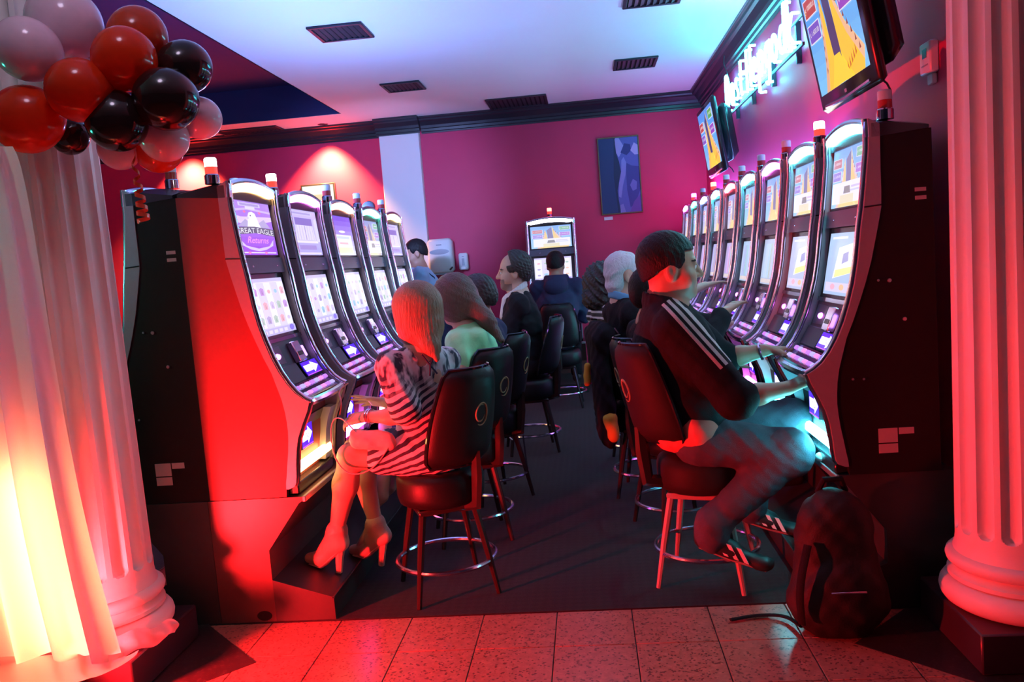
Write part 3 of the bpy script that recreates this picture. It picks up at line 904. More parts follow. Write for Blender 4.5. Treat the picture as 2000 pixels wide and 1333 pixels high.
    def plate(z, y, w, h, th, mat, nm, off=.030):
        u = along(z); nrm = Vector((u.z, 0, -u.x)); c = on(z, y, off)
        m = MB().box(-w / 2, w / 2, -h / 2, h / 2, 0, th, min(.004, th * .4))
        Mx = Matrix(((0, u.x, nrm.x, c.x), (1, 0, 0, c.y), (0, u.z, nrm.z, c.z), (0, 0, 0, 1)))
        return m.xf(Mx).mesh(nm, mat)
    link('card_plate', C_('cp', lambda: plate(1.125, .125, .15, .085, .004, M_DIV, 'card_plate')), co)
    def oval():
        u = along(1.122); nrm = Vector((u.z, 0, -u.x)); c = on(1.122, .135, .0255)
        Mx = Matrix(((0, u.x, nrm.x, c.x), (1, 0, 0, c.y), (0, u.z, nrm.z, c.z), (0, 0, 0, 1)))
        return MB().lathe([(.0, .006), (.012, .005), (.016, .0)], 16).xf(Mx @ Matrix.Diagonal((1.9, .85, 1, 1))).mesh('card_light', em('card_light', (.80, .14, 1.0), 9))
    link('card_light', C_('ov', oval), co)
    ba = link('note_acceptor', C_('ba', lambda: plate(1.115, .335, .085, .10, .030, M_CHROME, 'note_acceptor')), co)
    link('note_slot', C_('ns', lambda: plate(1.115, .335, .060, .020, .003, M_BEZEL, 'note_slot', off=-.001)), ba)
    link('note_light', C_('nl', lambda: plate(1.112, .435, .055, .055, .010, em('note_light', (.55, .25, 1.0), 3.0), 'note_light')), co)
    link('cover_plate', C_('cv', lambda: plate(1.035, .155, .24, .09, .010, M_GRYP, 'cover_plate')), co)
    ap = link('arrow_panel', C_('ap', lambda: slab(1.008, 1.072, .295, MW - .040, .04, .016, 3).mesh('arrow_panel', M_BEZEL)), t)
    link('arrow_picture', C_('apic', lambda: art(('wins',)).mesh('arrow_picture', *quad4(1.012, 1.070, .30, MW - .045, .0135), M_WINS, .00012)), ap)
    # button deck
    dk = link('button_deck', C_('dk', lambda: slab(.944, 1.00, .030, MW - .030, .05, .016, 5).mesh('button_deck', M_DKCHROME)), t)
    def btn(i): return MB().box(-.024, .024, -.010, .010, 0, .009, .004).mesh('deck_button', btn_mat(i))
    for r in range(2):
        for c in range(7):
            z = (.985, .957)[r]
            u = along(z); nrm = Vector((u.z, 0, -u.x)); cc = on(z, .085 + c * .062, .015)
            o = link('deck_button', C_(('btn', (c + r) % 3), lambda: btn((c + r) % 3)), dk)
            o.matrix_local = Matrix(((0, u.x, nrm.x, cc.x), (1, 0, 0, cc.y), (0, u.z, nrm.z, cc.z), (0, 0, 0, 1)))
    def nose():
        return MB().tube([(.500 + .030 * math.sin(math.pi * i / 16) ** .5, .012 + (MW - .024) * i / 16, .932 - PL_Z) for i in range(17)], .017, 8).mesh('deck_nose', M_CHROME)
    link('deck_nose', C_('nose', nose), t)
    # belly: hollow under the deck with a small sign and a light bar
    link('belly_panel', C_('bp', lambda: MB().band([(x - .06, z - PL_Z) for x, z in LOW_F[2:8]], [(x - .045, z - PL_Z) for x, z in LOW_F[2:8]], .03, MW - .03).mesh('belly_panel', M_BEZEL)), t)
    link('belly_cheek', C_('bch', lambda: MB().band([(x - .05, z - PL_Z) for x, z in LOW_F[2:8]], [(x - .008, z - PL_Z) for x, z in LOW_F[2:8]], MW - .115, MW - .03).mesh('belly_cheek', M_TRIM)), t)
    bs = link('belly_sign', C_('bs', lambda: MB().box(.400, .424, .135, .295, .705 - PL_Z, .815 - PL_Z, .004).mesh('belly_sign', M_BEZEL)), t)
    link('belly_picture', C_('bpic', lambda: art(('wins',)).mesh('belly_picture', (.4245, .145, .712 - PL_Z), (.4245, .285, .712 - PL_Z), (.4245, .145, .808 - PL_Z), (.4245, .285, .808 - PL_Z), M_WINS, .00012)), bs)
    link('belly_light', C_(('bl', belly), lambda: MB().box(.408, .440, .045, MW - .045, .628 - PL_Z, .668 - PL_Z, .008).mesh('belly_light', glow(HUES[belly], BELLY_E * (4.0 if belly == 'cyan' else 1), belly))), t)
    link('foot_lip', C_('lip', lambda: MB().box(.36, .432, .0305, MW - .0305, .002, .05, .006).mesh('foot_lip', M_BEZEL)), t)
    # tower lamp
    tw = link('tower_lamp', C_('tw', lambda: MB().lathe([(.0, 0), (.030, 0), (.030, .035), (.026, .04), (0, .04)], 18).mesh('tower_lamp', M_DKCHROME)), t, (.19, lamp_y, 1.851 + arch(lamp_y) - PL_Z))
    redm = em('tower_red', (1.0, .06, .04), 1.2 if lamp_on else .12)
    link('red_lens', C_(('rl', bool(lamp_on)), lambda: MB().lathe([(0, .0405), (.025, .0405), (.025, .07), (0, .07)], 18).mesh('red_lens', em('tower_red_on', (1, .06, .04), 1.4) if lamp_on else pm('tower_red_off', (.35, .03, .03), .25))), tw)
    wm = {'white': ('tower_white_on', (1, .9, .8), 8), 'red': ('tower_top_red', (1, .12, .1), 8), 'magenta': ('tower_top_magenta', (1, .1, .9), 12)}.get(lamp_on)
    link('white_lens', C_(('wl', lamp_on), lambda: MB().lathe([(0, .0705), (.025, .0705), (.025, .102), (.021, .107), (0, .107)], 18).mesh('white_lens', em(*wm) if wm else pm('tower_white_off', (.5, .5, .55), .25))), tw)
    if lamp_on == 'magenta':
        g_ = lamp('beacon_glow', 'POINT', (.10, lamp_y, 1.98 - PL_Z), 9, (1.0, .06, .80), .03)
        g_.parent = t
    if stickers:
        y = MW - .0035
        for (x0, x1, z0, z1) in ((.145, .215, .66, .715), (.145, .215, .62, .655), (.085, .14, .69, .715)):
            MB().box(x0 + .06, x1 + .06, y, y + .0012, z0 - PL_Z, z1 - PL_Z).build('paper_sticker', M_LABEL, t, smooth=False)
        for z in (1.56, 1.59):
            MB().box(.075, .115, y, y + .0012, z - PL_Z, z + .014 - PL_Z).build('paper_sticker', M_LABEL, t, smooth=False)
        for (x, z, r) in ((.255, 1.275, .005), (.215, 1.272, .008), (.165, 1.125, .008), (.36, .91, .005), (.32, .908, .005)):
            m = MB().lathe([(0, .004), (r * .8, .004), (r, .0), (0, 0)], 12).xf(Matrix.Translation((x, y + .0002, z - PL_Z)) @ Matrix.Rotation(R(-90), 4, 'X'))
            m.build('lock_screw', M_SCREW, t)
    return t
M_WINS = printmat('arrow_print', 2.6)

LP = [3.30, 3.97, 4.64, 5.31, 5.98]
LG = 'slot machines of the left row'
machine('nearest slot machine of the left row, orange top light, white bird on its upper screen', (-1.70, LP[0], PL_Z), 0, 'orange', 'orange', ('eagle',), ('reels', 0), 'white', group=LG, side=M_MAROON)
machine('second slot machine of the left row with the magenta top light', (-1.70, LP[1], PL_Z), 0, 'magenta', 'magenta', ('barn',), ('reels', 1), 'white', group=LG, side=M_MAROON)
machine('third slot machine of the left row with a peach top light and purple screen', (-1.70, LP[2], PL_Z), 0, 'peach', 'red', ('sky',), ('reels', 2), group=LG, lamp_y=.27)
machine('fourth slot machine of the left row with the green top light', (-1.70, LP[3], PL_Z), 0, 'green', 'orange', ('pyr', True, True, False), ('reels', 3), group=LG, lamp_y=.27)
machine('farthest slot machine of the left row with a yellow top light', (-1.70, LP[4], PL_Z), 0, 'yellow', 'orange', ('barn',), ('reels', 4), group=LG, lamp_y=.27)
RG = 'slot machines of the right row'
RT = [('cyan', 'cyan', ('pyr', True), ('low', 0), None, 'nearest slot machine of the right row, beside the red column, cyan lit'),
      ('cyan', 'cyan', ('pyr', True), ('low', 1), 'white', 'second slot machine of the right row with cyan top light and lit white beacon'),
      ('magenta', 'magenta', ('pyr', False), ('low', 2), None, 'third slot machine of the right row with a magenta top light'),
      ('cyan', 'violet', ('pyr', False), ('low', 3), None, 'fourth slot machine of the right row, pale cyan top light, right of the red one'),
      ('red', 'violet', ('pyr', False, True), ('low', 4), None, 'fifth slot machine of the right row with the red top light'),
      ('cyan', 'blue', ('pyr', False, True), ('low', 5), None, 'sixth slot machine of the right row, pale cyan top light, left of the red one'),
      ('blue', 'magenta', ('pyr', False, True), ('low', 4), 'red', 'seventh slot machine of the right row, blue top light and a red beacon'),
      ('teal', 'cyan', ('pyr', False), ('low', 5), None, 'eighth slot machine of the right row with a blue green top light'),
      ('magenta', 'magenta', ('pyr', False, True), ('low', 5), 'magenta', 'farthest slot machine of the right row in the corner, magenta top light')]
for i, (tp, bl, up, low, lo, lab) in enumerate(RT):
    machine(lab, (1.33, 3.19 + .65 * i + MW, PL_Z), math.pi, tp, bl, up, low, lo, .27 if i else .10 + .38, stickers=(i == 0), group=RG)
machine('black slot machine seen from its side behind the left column, teal edge', (-1.60, 3.30 + MW, PL_Z), math.pi, 'teal', 'teal', ('pyr', False), ('low', 2), None, .27, stickers=True)
machine('black slot machine in the row behind, mostly hidden by the left column', (-1.60, 3.97 + MW, PL_Z), math.pi, 'violet', 'violet', ('barn',), ('reels', 4), None, .27)
machine('single slot machine against the back wall with bright white screens and a red beacon', (-.62, 9.26, PL_Z + .001), -math.pi / 2, 'white', 'violet', ('pyr', True), ('reels', 2), 'red', .27)
_g = lamp('green_glow', 'POINT', (0, 0, 1.62), 18, (.05, 1.0, .70), .06)
_g.parent = gl_

# ================================================================== STOOLS
def stool(label, loc, face, legyaw=None, legmat=M_LEG, padmat=M_VINYL, back_dz=0.0, back_dx=0.0):
    """face: yaw the sitter looks to; swivel seat over fixed legs"""
    t = thing('casino_stool', label, 'stool', loc, 0, 'casino stools')
    ly = face if legyaw is None else legyaw
    C_ = cached
    def leg(): 
        return MB().tube([(.115, .115, .405), (.150, .150, .20), (.180, .180, .0035)], [.017, .015, .011], 8).mesh('leg', legmat)
    for k in range(4):
        link('leg', C_(('leg', legmat.name), leg), t, (0, 0, 0), ly + k * math.pi / 2)
    link('foot_ring', C_('fring', lambda: MB().tube([(.222 * math.cos(a), .222 * math.sin(a), .150) for a in np.linspace(0, 2 * math.pi, 49)[:-1]], .0105, 8, closed=True).mesh('foot_ring', M_CHROME)), t)
    link('leg_frame', C_(('lf', legmat.name), lambda: MB().box(-.135, .135, -.135, .135, .385, .411, .006).mesh('leg_frame', legmat)), t, (0, 0, 0), ly)
    prof = [(0, .412), (.165, .412), (.188, .425), (.197, .46), (.197, .525), (.188, .552), (.16, .566), (.08, .572), (0, .573)]
    link('seat', C_(('seat', padmat.name), lambda: MB().lathe(prof, 40).mesh('seat', padmat, ang=50)), t)
    # backrest: padded curved shell behind the seat, leaning back
    def shell(front):
        nu, nv = 16, 14
        vs = []; fs = []
        for j in range(nv + 1):
            v = j / nv
            hw = .205 * (1 - .30 * v ** 2.2) * (1 - .10 * (1 - v) ** 3)
            if v > .9: hw *= math.sqrt(max(.05, 1 - ((v - .9) / .1) ** 2 * .28))
            if v < .1: hw *= math.sqrt(max(.05, 1 - ((.1 - v) / .1) ** 2 * .28))
            for i in range(nu + 1):
                u = (i / nu) * 2 - 1
                th = .030 * (1 - abs(u) ** 6) * (1 - abs(2 * v - 1) ** 8) + .004
                y = u * hw
                x = -.205 - .085 * v + .10 * (u * u) * (.6 + .4 * (1 - v))
                z = .600 + .42 * v
                vs.append((x + (th if front else -th), y, z))
        for j in range(nv):
            for i in range(nu):
                a = j * (nu + 1) + i
                fs.append((a, a + 1, a + nu + 2, a + nu + 1))
        return vs, fs, nu, nv
    def back():
        m = MB()
        a, fs, nu, nv = shell(True); b, _, _, _ = shell(False)
        n = len(a); m.add(a + b, fs + [tuple(i + n for i in f[::-1]) for f in fs])
        ring = list(range(nu + 1)) + [j * (nu + 1) + nu for j in range(1, nv + 1)] + [nv * (nu + 1) + i for i in range(nu - 1, -1, -1)] + [j * (nu + 1) for j in range(nv - 1, 0, -1)]
        k = len(ring)
        m.f += [(ring[i], ring[(i + 1) % k], ring[(i + 1) % k] + n, ring[i] + n) for i in range(k)]; m.m += [0] * k
        return m.mesh('backrest', padmat, ang=60)
    def edge():
        a, fs, nu, nv = shell(True); b, _, _, _ = shell(False)
        ring = list(range(nu + 1)) + [j * (nu + 1) + nu for j in range(1, nv + 1)] + [nv * (nu + 1) + i for i in range(nu - 1, -1, -1)] + [j * (nu + 1) for j in range(nv - 1, 0, -1)]
        return MB().tube([[(p + q) / 2 for p, q in zip(a[i], b[i])] for i in ring], .0085, 6, closed=True).mesh('back_trim', pm('trim_gloss_black', (.02, .02, .025), .08, .3))
    bk = link('backrest', C_(('back', padmat.name), back), t, (-back_dx * math.cos(face), -back_dx * math.sin(face), back_dz), face)
    link('back_trim', C_('bedge', edge), bk)
    def logo():
        m = MB()
        for r, a0, a1, o in ((.042, 20, 300, 0), (.032, 200, 480, .006)):
            pts = []
            for k in range(22):
                a = R(a0 + (a1 - a0) * k / 21)
                z = .82 + r * 1.15 * math.sin(a) + o
                v = (z - .60) / .42
                y = r * .85 * math.cos(a) + o
                hw = .2
                pts.append((-.205 - .085 * v - .0355 + .10 * (y / hw) ** 2, y, z))
            m.tube(pts, [.0035 * math.sin(math.pi * (k + 1) / 24) + .0008 for k in range(22)], 5)
        return m.mesh('swirl_logo', M_LOGO)
    link('swirl_logo', C_('logo', logo), bk)
    link('back_bracket', C_('bbr', lambda: MB().tube([(-.10, 0, .400), (-.21, 0, .42), (-.225, 0, .55), (-.232, 0, .66)], [.016, .016, .016, .012], 6, flat=2.0).mesh('back_bracket', M_LEG)), bk)
    return t
def yaw(dx, dy): return math.atan2(dy, dx)
stool('black swivel stool with a gold swirl on its back under the woman in stripes', (-.715, 3.60, 0), yaw(-.82, .57), R(23.7))
stool('swivel stool with pale legs and brown padding under the man in the track jacket', (.445, 3.605, 0), yaw(.95, .30), R(-18.6), M_LEGS, M_VINYLR, .05, .045)
stool('black stool under the woman in the green blouse', (-.70, 4.32, 0), yaw(-.85, .5), R(15))
stool('black stool under the dark-haired person behind the woman in green', (-.67, 5.05, 0), yaw(-.95, .3), R(35))
stool('black stool under the balding man in the dark suit', (-.50, 6.25, 0), yaw(-1, .1), R(10))
stool('black stool hidden behind the man in the track jacket', (.40, 4.30, 0), yaw(.95, .2), R(20))
stool('black stool with a jacket over it, under the white-haired man', (.31, 4.98, 0), yaw(.93, .36), R(-12))
stool('black stool under the curly-haired person by the right row', (.30, 5.72, 0), yaw(.95, .2), R(5))
stool('black stool with a gold swirl before the single machine at the back wall', (-.30, 8.05, 0), yaw(0, 1), R(0))

# ================================================================== WALL THINGS
# framed picture of a blue torso study
pt = thing('wall_picture', 'tall framed blue picture of a human torso on the crimson back wall', 'picture', (.215, BACK_Y, 1.88))
PWD, PHT = .455, .84
fr = MB()
for (x0, x1, z0, z1) in ((0, PWD, 0, .014), (0, PWD, PHT - .014, PHT), (0, .014, .014, PHT - .014), (PWD - .014, PWD, .014, PHT - .014)):
    fr.box(x0, x1, -.030, -.0005, z0, z1, .003)
fr.build('frame', M_BRASS, pt)
a = Art()
a.rect((22, 46, 84), 0, 0, 1, 1)
a.poly((30, 60, 110), [(0, 0), (.4, 0), (.34, .5), (.4, 1), (0, 1)])
a.poly((84, 108, 186), [(.47, 0), (.43, .18), (.42, .30), (.47, .42), (.53, .55), (.50, .68), (.44, .80), (.42, .92), (.44, 1), (1, 1), (1, 0)])
a.poly((128, 150, 214), [(.44, .22), (.47, .40), (.54, .55), (.56, .70), (.62, .74), (.68, .66), (.64, .50), (.56, .36), (.50, .20)])
a.poly((58, 76, 150), [(.68, .66), (.80, .62), (1, .60), (1, .30), (.86, .12), (.72, .06), (.66, .3), (.66, .5)])
a.poly((104, 128, 198), [(.74, .36), (.82, .44), (.92, .40), (.90, .30), (.80, .28)])
a.poly((150, 170, 224), [(.42, .98), (.44, .80), (.50, .74), (.60, .82), (.74, .80), (.62, .90), (.52, 1), (.44, 1)])
a.poly((44, 62, 130), [(.55, .80), (.70, .76), (.82, .82), (.80, .90), (.66, .92)])
a.poly((170, 188, 232), [(.80, .82), (.90, .76), (1, .76), (1, .88), (.90, .92)])
a.poly((96, 84, 170), [(.70, 0), (.82, .14), (1, .24), (1, 0)])
a.poly((120, 140, 205), [(.46, .10), (.46, .0), (.60, 0), (.54, .12)])
link('canvas', a.mesh('canvas', (.012, -.018, .012), (PWD - .012, -.018, .012), (.012, -.018, PHT - .012), (PWD - .012, -.018, PHT - .012), M_PRINT, .0004), pt)
MB().box(.012, PWD - .012, -.0178, -.002, .012, PHT - .012).build('backing_board', M_CROWN, pt, smooth=False)
tag(MB().box(.24, .335, BACK_Y - .006, BACK_Y - .0003, 1.825, 1.86, .001).build('picture_label', M_WHITEP), 'small white label card under the blue torso picture', 'label')

# towel and soap dispensers
t = thing('towel_dispenser', 'large white paper towel dispenser on the wall beside the pillar', 'dispenser', (-1.60, BACK_Y, 1.385))
MB().box(-.135, .135, -.22, -.0005, 0, .38, .03).build('housing', M_WHITEP, t, ang=60)
MB().lathe([(0, 0), (.11, 0), (.11, .004), (0, .006)], 28).xf(Matrix.Translation((0, -.2195, .235)) @ Matrix.Rotation(R(90), 4, 'X') @ Matrix.Diagonal((1, .27, 1, 1))).build('window', M_GREYP, t)
MB().box(-.03, .03, -.224, -.2195, .305, .318, .001).build('badge', M_GREYP, t)
MB().tube([(.10, -.20, .03), (.125, -.25, .045), (.14, -.28, .055)], [.012, .010, .009], 8).build('lever', M_BEZEL, t)
MB().box(-.10, .10, -.19, -.04, -.02, .0015, .004).build('paper_outlet', M_GREYP, t)
t = thing('soap_dispenser', 'small white soap dispenser to the right of the towel dispenser', 'dispenser', (-1.36, BACK_Y, 1.40))
MB().box(-.05, .05, -.10, -.0005, 0, .19, .015).build('housing', M_WHITEP, t, ang=60)
MB().box(-.014, .014, -.104, -.0995, .05, .13, .004).build('sight_glass', M_GREYP, t)
MB().box(-.03, .03, -.115, -.0995, .005, .035, .005).build('push_bar', M_WHITEP, t)
MB().box(-.012, .012, -.104, -.0995, .145, .155, .001).build('badge', M_GREYP, t)

# lit poster on the left part of the back wall
t = thing('lit_poster', 'pale lit poster in a dark frame on the back wall above the left machines', 'poster', (-3.16, BACK_Y, 1.95))
MB().box(0, .40, -.04, -.0005, 0, .55, .006).build('frame', M_CROWN, t)
a = Art(); a.rect((255, 250, 235), 0, 0, 1, 1); a.rect((240, 225, 200), .1, .1, .9, .5); a.rect((250, 210, 170), .2, .62, .8, .8)
link('sheet', a.mesh('sheet', (.02, -.041, .02), (.38, -.041, .02), (.02, -.041, .53), (.38, -.041, .53), M_SCREEN, .0004), t)

# televisions
def tv(label, c, w, h, tilt, rz, wide=.045):
    """c: middle of the screen's lower edge; screen looks to -X, leaning forward by tilt"""
    t = thing('television', label, 'television', c, rz)
    t.rotation_euler = (0, R(-tilt), rz)
    MB().box(-.006, .035, -w / 2 - wide, w / 2 + wide, -.075, h + wide, .018).build('housing', M_BEZEL, t, ang=50)
    MB().box(.0355, .15, -w / 2 + .01, w / 2 - .01, .0, h - .02, .05).build('rear_cover', M_BEZEL, t, ang=50)
    a = art_pyr(False)
    a.text((250, 235, 160), '¢', .06, .70, .075, .76)
    link('picture', a.mesh('picture', (-.0065, w / 2, 0), (-.0065, -w / 2, 0), (-.0065, w / 2, h), (-.0065, -w / 2, h), M_TV, .00012), t)
    MB().tube([(-.006, w / 2 - .03, -.050), (-.014, 0, -.062), (-.006, -w / 2 + .03, -.050)], .008, 6).build('lower_glint_bar', M_CHROME, t)
    MB().box(-.0075, -.0062, -.012, .012, -.04, -.026).build('maker_badge', M_GREYP, t, smooth=False)
    MB().box(.151, WALL_X - c[0] - .05, -.05, .05, h * .25, h * .4, .005).build('wall_bracket', M_CROWN, t)
    MB().tube([(.06, -w / 2 + .12, -.04), (.08, -w / 2 + .115, -.07), (.09, -w / 2 + .12, -.10)], .004, 6).build('power_cord', M_BEZEL, t)
    return t
tv('large black television near the top right showing a gold canyon picture', (1.10, 3.565, 2.07), .63, .49, 10, 0)
tv('smaller television farther along the right wall under the neon sign', (1.13, 7.14, 2.11), .74, .47, 8, 0)

# neon sign
t = thing('neon_sign', 'glowing cyan white neon script sign high on the right wall', 'neon sign', (WALL_X, 0, 0))
NX = -.075
G = {  # single-line glyphs, unit height capitals
 'D': [[(.0, 0), (.0, 1), (.25, .97), (.46, .78), (.5, .5), (.44, .2), (.24, .03), (0, 0)]],
 'o': [[(.2, 0), (.04, .1), (0, .3), (.06, .52), (.22, .6), (.38, .52), (.44, .3), (.38, .1), (.2, 0)]],
 's': [[(.36, .52), (.2, .6), (.05, .5), (.08, .36), (.3, .26), (.36, .12), (.2, 0), (.02, .08)]],
 't': [[(.14, .92), (.14, .12), (.24, 0), (.36, .06)], [(0, .6), (.32, .6)]],
 'H': [[(0, 0), (0, 1)], [(.46, 1), (.46, 0)], [(0, .52), (.46, .52)]],
 'e': [[(.02, .3), (.4, .32), (.36, .52), (.2, .6), (.04, .5), (0, .28), (.08, .06), (.24, 0), (.42, .1)]],
 'p': [[(0, .58), (0, -.35)], [(0, .45), (.14, .6), (.34, .56), (.42, .32), (.34, .08), (.16, 0), (0, .12)]],
 'g': [[(.42, .56), (.2, .6), (.04, .46), (.02, .22), (.18, .04), (.4, .14)], [(.42, .6), (.42, -.2), (.24, -.36), (.04, -.26)]],
 'd': [[(.42, .5), (.24, .6), (.06, .5), (0, .3), (.06, .08), (.24, 0), (.42, .12)], [(.44, 1), (.44, 0)]],
 'l': [[(0, 1), (0, .12), (.1, 0), (.2, .04)]],
 'k': [[(0, 1), (0, 0)], [(.36, .6), (.02, .26), (.4, 0)]],
}
ypos = 7.47; base = 2.60; hh = .29
neon_m = em('neon_tube', (.06, .80, 1.0), 42)
for ch in 'Dost Hepgodk':
    if ch == ' ':
        ypos -= .10; continue
    w = max(p[0] for s_ in G[ch] for p in s_)
    m = MB()
    for s_ in G[ch]:
        pts = []
        for i in range(len(s_) - 1):
            for k in range(4):
                q = k / 4; pts.append((NX, ypos - (s_[i][0] * (1 - q) + s_[i + 1][0] * q) * hh, base + (s_[i][1] * (1 - q) + s_[i + 1][1] * q) * hh))
        pts.append((NX, ypos - s_[-1][0] * hh, base + s_[-1][1] * hh))
        P = [Vector(p) for p in pts]
        for _ in range(2): P = [P[0]] + [(P[i - 1] + P[i] * 2 + P[i + 1]) / 4 for i in range(1, len(P) - 1)] + [P[-1]]
        m.tube(P, .0105, 6)
        for e in (P[0], P[-1]): m.tube([e, e + Vector((.045, 0, 0))], .009, 6)
    m.build('neon_letter', neon_m, t)
    ypos -= w * hh + .085
NEON_END = ypos
MB().box(NX + .03, NX + .045, NEON_END, 7.50, base - .035, base - .015, .002).build('lower_rail', M_CROWN, t)
MB().box(NX + .035, NX + .045, NEON_END, 7.50, base + .13, base + .145, .002).build('upper_rail', M_CROWN, t)
for y in np.linspace(7.3, NEON_END + .2, 4):
    MB().box(NX + .045, -.0005, y - .012, y + .012, base - .10, base + .15, .002).build('standoff', M_CROWN, t)
MB().tube([(-.04, 7.36, base + .15), (-.06, 7.40, base + .28), (-.12, 7.25, base + .36), (-.13, 7.15, base + .40)], .005, 6).build('feed_wire', M_BEZEL, t)

# thermostat
t = thing('thermostat', 'white thermostat box on the red wall beside the right column', 'thermostat', (WALL_X, 3.40, 2.04))
MB().box(-.035, -.0005, -.05, .05, 0, .12, .006).build('housing', M_WHITEP, t)
MB().box(-.0365, -.0348, -.02, .02, .06, .095, .002).build('display', M_BEZEL, t)
MB().box(-.0365, -.0348, -.03, .03, .03, .036, .001).build('button_row', M_GREYP, t)
MB().box(-.02, -.0005, -.03, .02, -.04, -.0005, .004).build('lower_bracket', M_WHITEP, t)

# ================================================================== BALLOONS
def latex(name, c, tr=.25):
    m = bpy.data.materials.new(name); m.use_nodes = True
    nt = m.node_tree; L = nt.links.new
    b = nt.nodes['Principled BSDF']; out = nt.nodes['Material Output']
    b.inputs['Base Color'].default_value = (*c, 1); b.inputs['Roughness'].default_value = .13
    n = nt.nodes.new('ShaderNodeTexNoise'); n.inputs['Scale'].default_value = 6
    tc = nt.nodes.new('ShaderNodeTexCoord'); L(tc.outputs['Object'], n.inputs['Vector'])
    mx = nt.nodes.new('ShaderNodeMix'); mx.data_type = 'RGBA'; mx.inputs['A'].default_value = (*[q * .9 for q in c], 1); mx.inputs['B'].default_value = (*c, 1)
    L(n.outputs['Fac'], mx.inputs['Factor']); L(mx.outputs['Result'], b.inputs['Base Color'])
    t = nt.nodes.new('ShaderNodeBsdfTranslucent'); L(mx.outputs['Result'], t.inputs[0])
    ms = nt.nodes.new('ShaderNodeMixShader'); ms.inputs[0].default_value = tr
    L(b.outputs[0], ms.inputs[1]); L(t.outputs[0], ms.inputs[2]); L(ms.outputs[0], out.inputs[0])
    return m
LX = {'white': latex('latex_white', (.80, .58, .66)), 'red': latex('latex_red', (.86, .05, .012), .4), 'black': latex('latex_black', (.018, .010, .010), .05), 'orange': latex('latex_orange', (.62, .06, .02), .35)}
def bmesh_(k):
    m = MB()
    prof = []
    for j in range(19):
        th = math.pi * j / 18
        z = -math.cos(th)
        prof.append((math.sin(th) * (1.0 if z > 0 else 1 - .06 * z * z), z * (1.03 if z > 0 else 1.10)))
    prof[0] = (.0, prof[0][1]); prof[-1] = (0, prof[-1][1])
    return m.lathe(prof, 28).mesh('skin', LX[k], ang=180)
BL = [('white', (-1.735, 2.60, 2.25), .100, 'pinkish white balloon at the left edge of the picture'),
      ('white', (-1.690, 2.75, 2.365), .121, 'large pinkish white balloon at the top left corner'),
      ('orange', (-1.466, 2.80, 2.312), .099, 'dark orange balloon at the top of the cluster behind the bright red one'),
      ('red', (-1.445, 2.66, 2.205), .101, 'bright red balloon in the upper middle of the cluster'),
      ('red', (-1.575, 2.60, 2.105), .101, 'red balloon in the centre of the cluster'),
      ('red', (-1.780, 2.62, 2.035), .109, 'red balloon low at the left edge in front of the column'),
      ('black', (-1.322, 2.82, 2.20), .091, 'black balloon farthest up on the right of the cluster'),
      ('black', (-1.329, 2.68, 2.068), .102, 'black balloon at the right front of the cluster with a red glint'),
      ('black', (-1.497, 2.66, 2.010), .098, 'black balloon hanging lowest in the middle of the cluster'),
      ('black', (-1.745, 2.79, 2.00), .062, 'small black balloon wedged behind the two red ones'),
      ('white', (-1.408, 2.79, 1.968), .083, 'pink balloon under the black one on the right'),
      ('white', (-1.310, 2.87, 2.037), .074, 'pale balloon farthest right behind the black ones'),
      ('white', (-1.600, 2.84, 1.955), .074, 'mint tinted white balloon at the bottom beside the column'),
      ('orange', (-1.492, 2.90, 1.955), .088, 'orange balloon peeking out below the pink one')]
for k, c, r, lab in BL:
    t = thing('balloon', lab, 'balloon', c, random.uniform(0, 6), 'balloons on the left column')
    d = Vector((c[0] + 1.55, (c[1] - 2.80) * .5, c[2] - 2.12))
    q = (d if d.length > .02 else Vector((0, -1, 0))).to_track_quat('Z', 'Y')
    t.rotation_euler = q.to_euler()
    s_ = link('skin', cached(('bal', k), lambda: bmesh_(k)), t); s_.scale = (r, r, r)
    n_ = link('knot', cached(('knot', k), lambda: MB().lathe([(0, -1.10), (.05, -1.11), (.05, -1.14), (.10, -1.20), (.11, -1.21), (.04, -1.16), (0, -1.15)], 10).mesh('knot', LX[k])), t); n_.scale = (r, r, r)
rb = MB()
vs = []; fs = []
N = 150
for i in range(N + 1):
    q = i / N
    a = q * 2 * math.pi * (2.2 + 3.5 * q)
    rr = .006 + .016 * q
    c = Vector((-1.478 + .012 * q + rr * math.cos(a), 2.70 + rr * math.sin(a), 1.915 - .235 * q))
    for dz_ in (-.007, .007): vs.append(c + Vector((0, 0, dz_)))
for i in range(N): fs.append((2 * i, 2 * i + 1, 2 * i + 3, 2 * i + 2))
tag(rb.add(vs, fs).build('curling_ribbon', pm('ribbon_red', (.75, .10, .05), .2, 0, .1), ang=180), 'curly orange red ribbon hanging under the balloons', 'ribbon')

